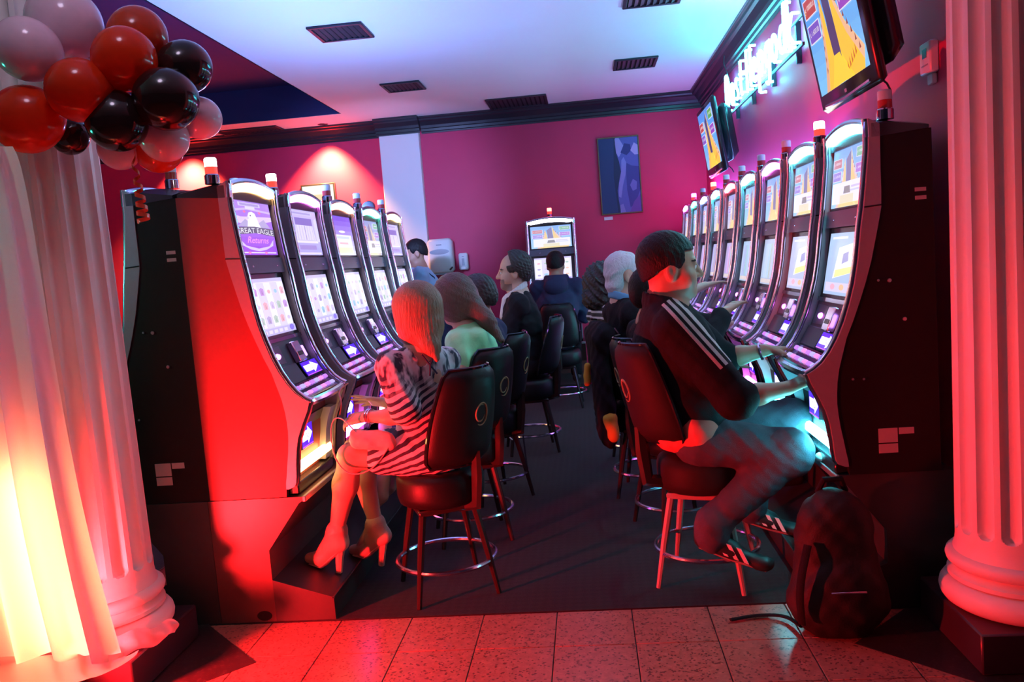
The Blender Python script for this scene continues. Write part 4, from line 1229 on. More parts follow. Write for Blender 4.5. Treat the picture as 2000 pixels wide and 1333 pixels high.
# ================================================================== PEOPLE
class Fld:
    """a smooth-union distance field on a grid, turned into one continuous skin"""
    def __init__(s, lo, hi, h):
        s.h = h; s.lo = np.array(lo, 'f') ; n = [int((b - a) / h) + 2 for a, b in zip(lo, hi)]
        s.ax = [np.float32(lo[i]) + np.float32(h) * np.arange(n[i], dtype='f') for i in range(3)]
        s.v = np.full(n, .5, 'f')
    def _put(s, fn, bmin, bmax, k, mode):
        m = k + 3 * s.h
        sl = []
        for i in range(3):
            a = np.searchsorted(s.ax[i], bmin[i] - m); b = np.searchsorted(s.ax[i], bmax[i] + m)
            if b - a < 1: return
            sl.append(slice(a, b))
        sl = tuple(sl)
        X, Y, Z = np.meshgrid(*(s.ax[i][sl[i]] for i in range(3)), indexing='ij', sparse=True)
        d = fn(X, Y, Z).astype('f'); a = s.v[sl]
        if mode == 'sub': d = -d
        if mode == 'add':
            if k > 0:
                t = np.clip(.5 + .5 * (a - d) / k, 0, 1); s.v[sl] = a + (d - a) * t - k * t * (1 - t)
            else: s.v[sl] = np.minimum(a, d)
        else:
            if k > 0:
                t = np.clip(.5 - .5 * (a - d) / k, 0, 1); s.v[sl] = a + (d - a) * t + k * t * (1 - t)
            else: s.v[sl] = np.maximum(a, d)
    def cap(s, a, b, ra, rb=None, k=.02, flat=None, mode='add'):
        """tapered capsule; flat = (direction, factor) squashes it along a direction"""
        rb = ra if rb is None else rb
        a = np.array(a, 'f'); b = np.array(b, 'f'); ab = b - a; L2 = float(ab @ ab) + 1e-12
        r = max(ra, rb)
        if flat: fd = np.array(Vector(flat[0]).normalized(), 'f'); ff = 1 / flat[1] - 1; r *= max(1, flat[1])
        def fn(X, Y, Z):
            x, y, z = X - a[0], Y - a[1], Z - a[2]
            t = np.clip((x * ab[0] + y * ab[1] + z * ab[2]) / L2, 0, 1)
            x = x - t * ab[0]; y = y - t * ab[1]; z = z - t * ab[2]
            if flat:
                q = (x * fd[0] + y * fd[1] + z * fd[2]) * ff
                x = x + q * fd[0]; y = y + q * fd[1]; z = z + q * fd[2]
            d = np.sqrt(x * x + y * y + z * z) - (ra + (rb - ra) * t)
            return d * (min(1, flat[1]) if flat else 1)
        s._put(fn, np.minimum(a, b) - r, np.maximum(a, b) + r, k, mode); return s
    def ell(s, c, r, M=None, k=.02, mode='add'):
        """ellipsoid; M 3x3 turns local axes to world"""
        c = np.array(c, 'f'); r = np.array(r, 'f')
        Mi = np.array(M, 'f').T if M is not None else np.eye(3, dtype='f')
        R_ = float(r.max())
        def fn(X, Y, Z):
            x, y, z = X - c[0], Y - c[1], Z - c[2]
            p = [(Mi[i, 0] * x + Mi[i, 1] * y + Mi[i, 2] * z) / r[i] for i in range(3)]
            k0 = np.sqrt(p[0] ** 2 + p[1] ** 2 + p[2] ** 2)
            k1 = np.sqrt((p[0] / r[0]) ** 2 + (p[1] / r[1]) ** 2 + (p[2] / r[2]) ** 2) + 1e-9
            return k0 * (k0 - 1) / k1
        s._put(fn, c - R_, c + R_, k, mode); return s
    def bumps(s, fn):
        X, Y, Z = np.meshgrid(*s.ax, indexing='ij', sparse=True)
        s.v = s.v + fn(X, Y, Z).astype('f'); return s
    def keep(s, fn):
        """keep only where fn(X, Y, Z) < 0"""
        X, Y, Z = np.meshgrid(*s.ax, indexing='ij', sparse=True)
        s.v = np.maximum(s.v, fn(X, Y, Z).astype('f')); return s
    def skin(s):
        v = s.v; v[0] = v[-1] = 1; v[:, 0] = v[:, -1] = 1; v[:, :, 0] = v[:, :, -1] = 1
        ins = v < 0
        n = np.array(v.shape)
        cnt = np.zeros(n - 1, 'i1')
        cor = [(i, j, k) for i in (0, 1) for j in (0, 1) for k in (0, 1)]
        for i, j, k in cor:
            cnt += ins[i:n[0] - 1 + i, j:n[1] - 1 + j, k:n[2] - 1 + k]
        act = np.argwhere((cnt > 0) & (cnt < 8))
        idm = np.full(n - 1, -1, 'i4'); idm[tuple(act.T)] = np.arange(len(act))
        val = {c: v[act[:, 0] + c[0], act[:, 1] + c[1], act[:, 2] + c[2]] for c in cor}
        pos = np.zeros((len(act), 3)); w = np.zeros(len(act))
        for a in cor:
            for ax in range(3):
                if a[ax]: continue
                b = list(a); b[ax] = 1; b = tuple(b)
                x, y = val[a], val[b]
                cr = (x < 0) != (y < 0)
                t = np.where(cr, x / np.where(cr, x - y, 1), 0)
                q = np.array(a, float)[None, :].repeat(len(act), 0); q[:, ax] += t
                pos += q * cr[:, None]; w += cr
        P = (act + pos / w[:, None]) * s.h + s.lo
        F = []
        for ax in range(3):
            o = [i for i in range(3) if i != ax]
            A = [slice(None)] * 3; B = [slice(None)] * 3
            A[ax] = slice(0, n[ax] - 1); B[ax] = slice(1, n[ax])
            e = np.argwhere(ins[tuple(A)] != ins[tuple(B)])
            e = e[(e[:, o[0]] > 0) & (e[:, o[1]] > 0) & (e[:, o[0]] < n[o[0]] - 1) & (e[:, o[1]] < n[o[1]] - 1)]
            d0 = np.zeros(3, int); d0[o[0]] = 1; d1 = np.zeros(3, int); d1[o[1]] = 1
            q = [idm[tuple((e - x).T)] for x in (d0 * 0, d0, d0 + d1, d1)]
            q = np.stack(q, 1)
            flip = ins[tuple(e.T)] ^ (ax == 1)
            q[~flip] = q[~flip][:, ::-1]
            F.append(q)
        F = np.concatenate(F)
        F = F[(F >= 0).all(1)]
        return P, F
def skin_mesh(name, fld, mats, pick=None):
    P, F = fld.skin()
    me = bpy.data.meshes.new(name)
    me.vertices.add(len(P)); me.vertices.foreach_set('co', P.astype('f').ravel())
    me.loops.add(len(F) * 4); me.loops.foreach_set('vertex_index', F.astype('i4').ravel())
    me.polygons.add(len(F)); me.polygons.foreach_set('loop_start', np.arange(0, len(F) * 4, 4, dtype='i4')); me.polygons.foreach_set('loop_total', np.full(len(F), 4, 'i4'))
    mats = mats if isinstance(mats, (list, tuple)) else [mats]
    for m in mats: me.materials.append(m)
    if pick is not None:
        me.polygons.foreach_set('material_index', pick(P[F].mean(1)).astype('i4'))
    me.update(calc_edges=True); me.validate()
    me.shade_smooth()
    return me

M_SKIN = pm('skin_tan', (.46, .24, .16), .5, 0, .06, 30, .03, 200)
M_SKIN2 = pm('skin_light', (.58, .36, .27), .5, 0, .06, 30, .03, 200)
M_LIP = pm('lips', (.36, .12, .10), .45, 0, .05)
M_BROW = pm('brow_hair', (.02, .014, .012), .7, 0, .2, 200)
M_STUB = pm('stubble', (.24, .17, .15), .6, 0, .2, 300)
M_HAIRB = pm('hair_black', (.008, .007, .008), .5, 0, .4, 60, .5, 90, (3, 3, .6), spec=.25)
M_HAIRL = pm('hair_light_brown', (.30, .19, .11), .38, 0, .35, 55, .7, 80, (3, 3, .35))
M_HAIRM = pm('hair_brown', (.12, .065, .05), .36, 0, .35, 55, .7, 80, (3, 3, .35))
M_HAIRD = pm('hair_dark', (.03, .022, .02), .5, 0, .4, 60, .6, 70)
M_HAIRW = pm('hair_white', (.66, .66, .70), .5, 0, .15, 60, .7, 80, (3, 3, .8))
M_EYE = pm('eye_white', (.7, .68, .66), .2)
M_IRIS = pm('iris_dark', (.02, .012, .01), .15)
M_DENIM = pm('denim', (.055, .062, .09), .8, 0, .18, 35, .25, 260)
M_JACKET = pm('black_cloth', (.012, .010, .013), .8, 0, .15, 40, .2, 220, spec=.12)
M_SUIT = pm('suit_charcoal', (.016, .014, .018), .8, 0, .12, 60, .15, 300, spec=.15)
M_NAVY = pm('navy_cloth', (.018, .024, .075), .8, 0, .15, 40, .2, 220)
M_WHITEC = pm('white_cotton', (.72, .70, .70), .8, 0, .05, 40, .15, 200)
M_BLUEC = pm('blue_cotton', (.30, .45, .66), .8, 0, .06, 40, .15, 200)
M_GREENC = pm('mint_blouse', (.36, .97, .50), .65, 0, .06, 20, .15, 120)  # mint cloth, with brightness from green lighting put into its colour
M_TAN = pm('tan_leather', (.50, .36, .28), .5, 0, .08, 50, .1)
M_PINKC = pm('pink_leather', (.62, .46, .44), .5, 0, .06, 40, .1)
M_SHOE = pm('shoe_black', (.02, .02, .022), .45, 0, .1)

def frame3(f, up=(0, 0, 1)):
    """rows-to-columns matrix: local x forward, y left, z up"""
    f = Vector(f).normalized(); u = Vector(up)
    l = u.cross(f).normalized(); u = f.cross(l)
    return np.array([f, l, u]).T
def head(F, c, M, s=1.0, fat=0.0, ears=True, k=.014):
    c = np.array(c, float)
    P = lambda x, y, z: c + M @ (np.array((x, y, z)) * s)
    E = lambda p, r, kk=k, mode='add': F.ell(P(*p), np.array(r) * s, M, kk * s, mode)
    E((-.012, 0, .035), (.102, .079, .092), .0)
    E((.022, 0, -.02), (.072, .066 + fat * .5, .085), .03)
    E((.045, 0, -.075), (.048, .046 + fat, .042), .03)
    E((.078, 0, -.098), (.022, .026, .020), .025)
    for q in (1, -1):
        E((.055, .042 * q, -.04), (.035, .026 + fat, .034), .025)
        E((.083, .028 * q, .022), (.012, .026, .010), .014)
        E((.098, .031 * q, .002), (.014, .017, .011), .012, 'sub')
        E((.078, .031 * q, .002), (.0165, .0165, .0145), .004)
        E((.086, .031 * q, .010), (.010, .018, .0045), .005)
        if ears:
            E((-.008, .079 * q, -.012), (.022, .011, .034), .008)
            E((-.002, .091 * q, -.008), (.012, .008, .019), .006, 'sub')
            E((-.004, .078 * q, -.040), (.010, .008, .012), .008)
    F.cap(P(.092, 0, .012), P(.116, 0, -.030), .009 * s, .0135 * s, .014 * s)
    for q in (1, -1): E((.102, .013 * q, -.034), (.011, .0085, .009), .006)
    F.cap(P(.090, -.018, -.064), P(.090, .018, -.064), .009 * s, .009 * s, .008 * s)
    F.cap(P(.095, -.012, -.0595), P(.095, .012, -.0595), .0065 * s, .0065 * s, .005 * s)
    F.cap(P(.094, -.011, -.0705), P(.094, .011, -.0705), .007 * s, .007 * s, .005 * s)
    F.cap(P(.104, -.022, -.0652), P(.104, .022, -.0652), .0022 * s, .0022 * s, .003 * s, mode='sub')
    return P
def hand(F, w, d, n, u, curl=.5, s=1.0, spread=.12, thumb=.6, dig=None):
    """w wrist, d along the hand, n out of the palm, u to the thumb side"""
    w = np.array(w, float); d = np.array(Vector(d).normalized()); n = np.array(Vector(n)); n = n - d * (n @ d); n /= np.linalg.norm(n)
    uu = np.cross(d, n); uu = uu if uu @ np.array(u) > 0 else -uu
    for o in (-.024, -.008, .008, .024):
        F.cap(w + uu * o * .55 * s, w + (d * .082 + uu * o * 1.15) * s, .0165 * s, .0125 * s, .012 * s)
    L = (.043, .048, .045, .034)
    for i, o in enumerate((.029, .0098, -.0098, -.028)):
        p = w + (d * .086 + uu * o) * s
        a = .25 * curl; dd = d + uu * spread * (o / .03)
        for j, q in enumerate((1.0, .66, .52)):
            e = dd * math.cos(a) + n * math.sin(a); e /= np.linalg.norm(e)
            p2 = p + e * L[i] * q * s
            F.cap(p, p2, (.0098, .0088, .0078)[j] * s, (.0088, .0078, .0066)[j] * s, .004 * s)
            p = p2; a += curl * (.75 if j == 0 else .6)
    p = w + (d * .022 + uu * .022) * s
    e = d * .62 + uu * .72 * thumb + n * .30; e /= np.linalg.norm(e)
    p2 = p + e * .046 * s; F.cap(p, p2, .0145 * s, .0115 * s, .010 * s)
    e2 = d * .85 + uu * .35 * thumb + n * .30; e2 /= np.linalg.norm(e2)
    p3 = p2 + e2 * .032 * s; F.cap(p2, p3, .0105 * s, .0095 * s, .004 * s)
    e3 = d * .95 + uu * .1 + n * .2; e3 /= np.linalg.norm(e3)
    F.cap(p3, p3 + e3 * .024 * s, .0092 * s, .0072 * s, .004 * s)
def wrinkle(amp, f=28, seed=0, d=(1, 1, 1)):
    def fn(X, Y, Z):
        a = np.sin(X * f * 1.1 * d[0] + Z * f * .9 * d[2] + seed) * np.sin(Y * f * .8 * d[1] - Z * f * .5 + seed * 2.1)
        b = np.sin(X * f * 2.3 * d[0] - Y * f * 1.7 + seed) * np.sin(Z * f * 2.1 * d[2] + Y * f + 1.3 * seed)
        return amp * (a + .45 * b)
    return fn
def eyes(parent, P, M, s=1.0):
    for q in (1, -1):
        o = MB().ball((0, 0, 0), .0158 * s, 14, 10).build('eyeball', M_EYE, parent, P(.0805, .031 * q, .002), ang=180)
        MB().ball(Vector(P(.0942, .031 * q, .002)), (.0036 * s, .0070 * s, .0070 * s), 10, 6, Matrix(M.tolist())).build('iris', M_IRIS, o).matrix_parent_inverse = Matrix.Translation(-Vector(P(.0805, .031 * q, .002)))
def face_pick(c, M, s, stub=False):
    """material by place on the face: 0 skin, 1 lips, 2 brows, 3 stubble"""
    c = np.array(c)
    def fn(Q):
        q = (Q - c) @ M / s
        r = np.zeros(len(q), int)
        x, y, z = q.T
        near = np.linalg.norm(q, axis=1) < .16
        if stub:
            r[near & (x > .02) & (z < -.045) & (z > -.125) & ((z < -.078) | (x > .07)) & (np.abs(y) < .07) & ~((z > -.075) & (np.abs(y) < .02) & (z < -.056))] = 3
            r[near & (x > .085) & (np.abs(y) < .03) & (z < -.043) & (z > -.0565)] = 3
        r[near & (x > .085) & (np.abs(y) < .024) & (z < -.0545) & (z > -.0775)] = 1
        r[near & (x > .07) & (np.abs(y) > .012) & (np.abs(y) < .056) & (z > .0210 - .10 * np.maximum(0, np.abs(y) - .035)) & (z < .0275 - .10 * np.maximum(0, np.abs(y) - .035))] = 2
        return r
    return fn
def short_hair(c, M, s, h=.006, thick=.012, front=.055, low=-.045, wr=.0015, bald=None, fade=0.0):
    c = np.array(c, float)
    F = Fld(c - .16 * s, c + .16 * s, h)
    P = lambda x, y, z: c + M @ (np.array((x, y, z)) * s)
    F.ell(P(-.014, 0, .037), np.array((.102 + thick, .079 + thick, .092 + thick)) * s, M, 0)
    F.ell(P(-.035, 0, -.01), np.array((.075 + thick - fade, .070 + thick * .6 - fade, .08)) * s, M, .02)
    def cutf(X, Y, Z):
        x = (X - c[0]) * M[0, 0] + (Y - c[1]) * M[1, 0] + (Z - c[2]) * M[2, 0]
        y = (X - c[0]) * M[0, 1] + (Y - c[1]) * M[1, 1] + (Z - c[2]) * M[2, 1]
        z = (X - c[0]) * M[0, 2] + (Y - c[1]) * M[1, 2] + (Z - c[2]) * M[2, 2]
        x, y, z = x / s, y / s, z / s
        # hairline: forehead, temples, over the ears, nape
        f = np.maximum((x - .052) * .9 + np.maximum(0, (front - z)) * .8, -1)       # forehead
        side = np.where(x > -.028, (-z - .004 + np.maximum(0, x - .03) * 1.6), (low + .030 + (x + .028) * .75) - z)
        if bald is None: side = np.where((x > .012) & (x < .036), np.minimum(side, (-z - .022)), side)   # sideburn
        side = side + .004 * np.sin(y * 120) * np.sin(x * 140 + z * 60)
        r = np.maximum(np.where(z < front, np.maximum(x - .045, side), -1.0), np.maximum(x - .085, -1))
        if bald is not None: r = np.maximum(r, bald(x, y, z))
        return np.clip(r, -.02, .05) * s
    F.keep(cutf)
    F.bumps(wrinkle(wr, 190, 1))
    return F
BODIES = []
def person(label, loc, parts_fn):
    t = thing('person', label, 'person', (loc[0], loc[1], 0))
    inv = Matrix.Translation((-loc[0], -loc[1], 0))
    def put(name, me, parent=None):
        o = link(name, me, parent or t)
        if parent is None: o.location = (-loc[0], -loc[1], 0)
        return o
    parts_fn(put, t)
    return t
V = lambda *a: np.array(a, float)

# ------------------------------------------------------------------ man in the track jacket
def track_mat():
    """black jacket; three pale stripes run from the collar over the shoulder to the elbow"""
    m = M_JACKET.copy(); m.name = 'track_jacket_cloth'
    nt = m.node_tree; L = nt.links.new; b = nt.nodes['Principled BSDF']
    tc = nt.nodes.new('ShaderNodeTexCoord')
    def dot(o, d):
        s_ = nt.nodes.new('ShaderNodeVectorMath'); s_.operation = 'SUBTRACT'; L(tc.outputs['Object'], s_.inputs[0]); s_.inputs[1].default_value = o
        k = nt.nodes.new('ShaderNodeVectorMath'); k.operation = 'DOT_PRODUCT'; L(s_.outputs[0], k.inputs[0]); k.inputs[1].default_value = d
        return k.outputs['Value']
    def mth(op, a, c):
        n = nt.nodes.new('ShaderNodeMath'); n.operation = op
        if hasattr(a, 'node'): L(a, n.inputs[0])
        else: n.inputs[0].default_value = a
        if hasattr(c, 'node'): L(c, n.inputs[1])
        else: n.inputs[1].default_value = c
        return n.outputs[0]
    A = Vector(STR_A); B = Vector(STR_B)
    d = (B - A); ln = d.length; d.normalize()
    n = Vector((.78, 0, .62)); n = (n - d * n.dot(d)).normalized(); w = d.cross(n)
    v = dot(A, n); t = dot(A, d); q = dot(A, w)
    fr = mth('FLOORED_MODULO', v, .026)
    mask = mth('LESS_THAN', fr, .0135)
    for o, a, c in (('GREATER_THAN', v, 0.), ('LESS_THAN', v, .0665), ('GREATER_THAN', t, -.012), ('LESS_THAN', t, ln)):
        mask = mth('MULTIPLY', mask, mth(o, a, c))
    side = dot((0, 3.50, 0), (0, -1, 0)); mask = mth('MULTIPLY', mask, mth('GREATER_THAN', side, 0.))
    src = b.inputs['Base Color'].links[0].from_socket
    mx = nt.nodes.new('ShaderNodeMix'); mx.data_type = 'RGBA'; L(mask, mx.inputs['Factor']); L(src, mx.inputs['A']); mx.inputs['B'].default_value = (.55, .50, .52, 1)
    L(mx.outputs['Result'], b.inputs['Base Color'])
    return m
STR_A, STR_B = (.295, 3.36, 1.225), (.495, 3.27, .965)
def man1(put, t):
    face = (.995, .08, -.03)
    HC = V(.345, 3.51, 1.375); HM = frame3(face); HS = 1.11
    shR, elR, wrR = V(.335, 3.345, 1.135), V(.545, 3.285, .845), V(.765, 3.36, .862)
    shL, elL, wrL = V(.40, 3.735, 1.12), V(.575, 3.80, .935), V(.765, 3.74, .972)
    hpR, knR, anR, toR = V(.42, 3.49, .645), V(.775, 3.44, .58), V(.445, 3.40, .285), V(.575, 3.37, .180)
    hpL, knL, anL, toL = V(.44, 3.70, .655), V(.845, 3.70, .655), V(.66, 3.70, .30), V(.765, 3.69, .20)
    pel, wst, chs, nck = V(.395, 3.595, .66), V(.375, 3.585, .84), V(.345, 3.56, 1.03), V(.325, 3.525, 1.19)
    F = Fld((.08, 3.12, .12), (1.02, 3.98, 1.56), .0058)
    P = head(F, HC, HM, HS, .012)
    F.cap(HC + V(-.02, 0, -.06), nck + V(.01, 0, -.05), .068, .075, .03)
    F.cap(nck, chs, .09, .12, .04); F.cap(chs, pel + V(.02, .02, .03), .12, .10, .04)
    for sh, el, wr in ((shR, elR, wrR), (shL, elL, wrL)):
        F.cap(nck, sh, .06, .062, .04); F.cap(sh, el, .060, .050, .03); F.cap(el, el + (wr - el) * .45, .046, .042, .02); F.cap(el + (wr - el) * .45, wr, .042, .028, .02)
    hand(F, wrR, V(.135, .062, .036), V(.15, .22, -.95), V(-.1, 1, .1), .30, 1.06)
    hand(F, wrL, V(.14, .0, -.004), V(.1, -.15, -1), V(-.1, -1, .1), .42, 1.06)
    for hp, kn, an in ((hpR, knR, anR), (hpL, knL, anL)):
        F.cap(hp, kn, .075, .055, .03); F.cap(kn, an, .052, .038, .02)
    fp = face_pick(HC, HM, HS)
    put('body', skin_mesh('body', F, [M_SKIN, M_LIP, M_BROW, M_STUB], fp))
    eyes(t, lambda x, y, z: P(x, y, z) - V(.445, 3.605, 0), HM, HS)
    put('hair', skin_mesh('hair', short_hair(HC, HM, HS, .005, .011, .060, -.028, fade=.008), M_HAIRB))
    # jacket
    J = Fld((.08, 3.08, .62), (.80, 3.98, 1.34), .0062)
    J.cap(nck + V(-.005, .0, -.04), chs, .115, .19, .05, ((1, .2, 0), .86)); J.cap(chs, wst, .19, .205, .05, ((1, .2, 0), .88)); J.cap(wst, pel + V(.0, 0, .06), .205, .205, .05, ((1, .2, 0), .86))
    J.ell(wst + V(.06, .0, .02), (.155, .185, .17), None, .05)
    J.cap(V(.31, 3.44, 1.165), V(.34, 3.66, 1.15), .075, .075, .06)
    J.cap(shR, elR, .092, .078, .045); J.cap(elR, elR + (wrR - elR) * .16, .079, .068, .03)
    J.cap(shL, elL, .092, .078, .045); J.cap(elL, elL + (wrL - elL) * .14, .079, .066, .03)
    # sleeve ends are open: cut back, collar stands round the neck
    for el, wr in ((elR, wrR), (elL, wrL)):
        d = (wr - el) / np.linalg.norm(wr - el)
        F_ = el + d * .085
        J._put(lambda X, Y, Z: np.maximum(.12 - 0 * X - np.sqrt((X - F_[0]) ** 2 + (Y - F_[1]) ** 2 + (Z - F_[2]) ** 2) - 0, -1) * 0 + (d[0] * (X - F_[0]) + d[1] * (Y - F_[1]) + d[2] * (Z - F_[2])) * -1 - np.maximum(0, np.sqrt((X - F_[0]) ** 2 + (Y - F_[1]) ** 2 + (Z - F_[2]) ** 2) - .12) * -4, F_ - .13, F_ + .13, .004, 'sub')
    for a in np.linspace(0, 2 * math.pi, 22)[:-1]:
        c0 = V(.325 + .083 * math.cos(a), 3.52 + .090 * math.sin(a), 1.205 - .035 * math.cos(a))
        J.cap(c0, c0 + V(-.004, 0, .035), .014, .009, .02)
    J.cap(HC + V(-.01, 0, .0), nck + V(.015, -.005, -.01), .072, .078, .01, mode='sub')
    J.bumps(wrinkle(.0036, 24, .7)); J.bumps(wrinkle(.0015, 60, 2))
    put('track_jacket', skin_mesh('track_jacket', J, track_mat()))
    Cc = Fld((.15, 3.38, 1.10), (.52, 3.68, 1.32), .006)
    for a in np.linspace(0, 2 * math.pi, 26)[:-1]:
        c0 = V(.335 + .078 * math.cos(a), 3.52 + .084 * math.sin(a), 1.208 - .055 * math.cos(a))
        Cc.cap(c0, c0 + V(0, 0, .022), .0115, .008, .012)
    put('shirt_collar', skin_mesh('shirt_collar', Cc, pm('shirt_redlit_cotton', (.62, .16, .13), .8, 0, .06)))  # white shirt, the red light on it is put into the cotton's colour
    Sh = Fld((.16, 3.34, .53), (.66, 3.86, .80), .0065)
    Sh.cap(V(.37, 3.55, .675), V(.38, 3.66, .675), .135, .135, .03, ((0, 0, 1), .72)); Sh.cap(V(.315, 3.485, .675), V(.41, 3.462, .695), .066, .100, .04)
    Sh.bumps(wrinkle(.003, 45, 3))
    put('shirt_tail', skin_mesh('shirt_tail', Sh, MATS['shirt_redlit_cotton']))
    D = Fld((.2, 3.22, .18), (1.0, 3.90, .84), .0062)
    D.cap(V(.45, 3.50, .635), V(.45, 3.69, .65), .108, .118, .04)
    for hp, kn, an in ((hpR, knR, anR), (hpL, knL, anL)):
        D.cap(hp, kn, .108, .092, .05); D.cap(kn, an + V(0, 0, .02), .092, .064, .04); D.cap(an + V(0, 0, .03), an + V(.0, 0, -.03), .066, .070, .03)
        D.ell(kn + V(.01, 0, .0), (.09, .085, .09), None, .03)
    D.bumps(wrinkle(.0026, 30, 1.3)); D.bumps(wrinkle(.0014, 85, .4))
    put('jeans', skin_mesh('jeans', D, M_DENIM))
    for an, to, nm in ((anR, toR, 0), (anL, toL, 1)):
        d = to - an; d[2] = 0; d /= np.linalg.norm(d); l = V(-d[1], d[0], 0)
        pit = V(d[0] * .94, d[1] * .94, -.34)
        S_ = Fld(np.minimum(an, to) - .16, np.maximum(an, to) + .18, .0055)
        hl = an - d * .035 + V(0, 0, -.055); tp = hl + pit * .245
        S_.cap(hl, tp, .040, .034, .02, (np.cross(pit, l), .8)); S_.cap(hl + V(0, 0, .04), hl + pit * .12 + V(0, 0, .015), .037, .034, .03)
        S_.ell(tp, (.045, .038, .028), None, .02)
        so = put('sneaker', skin_mesh('sneaker', S_, M_SHOE))
        st = MB()
        for k in range(3):
            b0 = hl + pit * (.075 + .042 * k)
            p0 = b0 - l * .0400 + V(0, 0, .040) - pit * .010; p1 = b0 - l * .0425 + V(0, 0, -.012) + pit * .02
            w = pit * .0095
            st.add([p0 - w, p0 + w, p1 + w, p1 - w, p0 - w + l * .006, p0 + w + l * .006, p1 + w + l * .006, p1 - w + l * .006], [(0, 1, 2, 3), (7, 6, 5, 4), (0, 4, 5, 1), (1, 5, 6, 2), (2, 6, 7, 3), (3, 7, 4, 0)])
        st.build('shoe_stripes', M_WHITEC, so, smooth=False)
        sl_ = MB().tube([hl - pit * .022 + V(0, 0, -.024), hl + pit * .1 + V(0, 0, -.026), tp + pit * .012 + V(0, 0, -.020)], [.026, .030, .026], 10, flat=.4).build('sole', pm('sole_grey', (.3, .28, .28), .6), so)
    # bracelet on the far wrist
    dw = Vector(wrL - elL).normalized(); u_ = dw.orthogonal().normalized(); w_ = dw.cross(u_)
    put('bracelet', MB().tube([Vector(wrL - V(*dw) * .02) + (u_ * math.cos(a) + w_ * math.sin(a)) * .036 for a in np.linspace(0, 2 * math.pi, 25)[:-1]], .006, 6, closed=True).mesh('bracelet', M_CHROME))
person('young man in a dark track jacket with three pale shoulder stripes', (.445, 3.605), man1)

# ------------------------------------------------------------------ woman in the striped dress
def stripe_mat(name, dark, light, freq=17.0, k=.55, side=(.66, .75, 0), s0=0.0, noise=.0, duty=.5, brush=None):
    m = bpy.data.materials.new(name); m.use_nodes = True
    nt = m.node_tree; L = nt.links.new; b = nt.nodes['Principled BSDF']; b.inputs['Roughness'].default_value = .75
    tc = nt.nodes.new('ShaderNodeTexCoord')
    sep = nt.nodes.new('ShaderNodeSeparateXYZ'); L(tc.outputs['Object'], sep.inputs[0])
    dp = nt.nodes.new('ShaderNodeVectorMath'); dp.operation = 'DOT_PRODUCT'; L(tc.outputs['Object'], dp.inputs[0]); dp.inputs[1].default_value = side
    def mth(op, a, c=0.0):
        n = nt.nodes.new('ShaderNodeMath'); n.operation = op
        for i, q in enumerate((a, c)):
            if hasattr(q, 'node'): L(q, n.inputs[i])
            else: n.inputs[i].default_value = q
        return n.outputs[0]
    s_ = mth('ABSOLUTE', mth('SUBTRACT', dp.outputs['Value'], s0))
    co = mth('ADD', sep.outputs['Z'], mth('MULTIPLY', s_, k))
    nz = nt.nodes.new('ShaderNodeTexNoise'); nz.inputs['Scale'].default_value = 14; L(tc.outputs['Object'], nz.inputs['Vector'])
    co = mth('ADD', co, mth('MULTIPLY', nz.outputs['Fac'], noise))
    st = mth('LESS_THAN', mth('FRACT', mth('MULTIPLY', co, freq)), duty)
    mx = nt.nodes.new('ShaderNodeMix'); mx.data_type = 'RGBA'; mx.inputs['A'].default_value = (*light, 1); mx.inputs['B'].default_value = (*dark, 1); L(st, mx.inputs['Factor'])
    out = mx.outputs['Result']
    if brush:   # brushed print on the upper back
        mp = nt.nodes.new('ShaderNodeMapping'); mp.inputs['Scale'].default_value = (30, 30, 11); mp.inputs['Rotation'].default_value = (.5, .3, 0); L(tc.outputs['Object'], mp.inputs[0])
        n2 = nt.nodes.new('ShaderNodeTexNoise'); n2.inputs['Scale'].default_value = 1.0; n2.inputs['Detail'].default_value = 2; L(mp.outputs[0], n2.inputs['Vector'])
        rp = nt.nodes.new('ShaderNodeValToRGB'); L(n2.outputs['Fac'], rp.inputs[0])
        rp.color_ramp.elements[0].position = .42; rp.color_ramp.elements[0].color = (*dark, 1); rp.color_ramp.elements[1].position = .56; rp.color_ramp.elements[1].color = (*light, 1)
        zz = nt.nodes.new('ShaderNodeMapRange'); L(sep.outputs['Z'], zz.inputs[0]); zz.inputs[1].default_value = brush - .05; zz.inputs[2].default_value = brush + .05
        m2 = nt.nodes.new('ShaderNodeMix'); m2.data_type = 'RGBA'; L(zz.outputs[0], m2.inputs['Factor']); L(out, m2.inputs['A']); L(rp.outputs[0], m2.inputs['B']); out = m2.outputs['Result']
    L(out, b.inputs['Base Color'])
    return m
def strand(amp, c, freq=34, seed=0):
    """grooves running down a fall of hair, round the vertical through c"""
    def fn(X, Y, Z):
        a = np.arctan2(Y - c[1], X - c[0])
        return amp * (np.sin(a * freq + 5 * np.sin(Z * 11 + seed)) + .6 * np.sin(a * freq * 2.3 + Z * 15 + seed))
    return fn
def shoe_heel(put, an, hl, ball, toe, tip, name='heeled_shoe'):
    S_ = Fld(np.minimum(np.minimum(an, toe), tip) - .08, np.maximum(np.maximum(an, toe), hl) + .09, .005)
    S_.cap(hl, ball, .034, .036, .02); S_.cap(ball, toe, .035, .024, .02); S_.cap(an + V(0, 0, -.01), hl, .044, .036, .03); S_.cap(an, an + (ball - an) * .5, .036, .034, .03)
    o = put(name, skin_mesh(name, S_, M_TAN))
    hb = MB().tube([hl + V(0, 0, -.01), (hl + tip) / 2, tip], [.026, .019, .015], 8).build('heel', M_TAN, o)
    d = Vector(ball - hl); 
    MB().tube([hl + V(0, 0, -.034), ball + V(0, 0, -.036), toe + V(0, 0, -.024)], [.026, .032, .018], 8, flat=.3).build('sole', pm('sole_pale', (.6, .5, .45), .6), o)
    return o
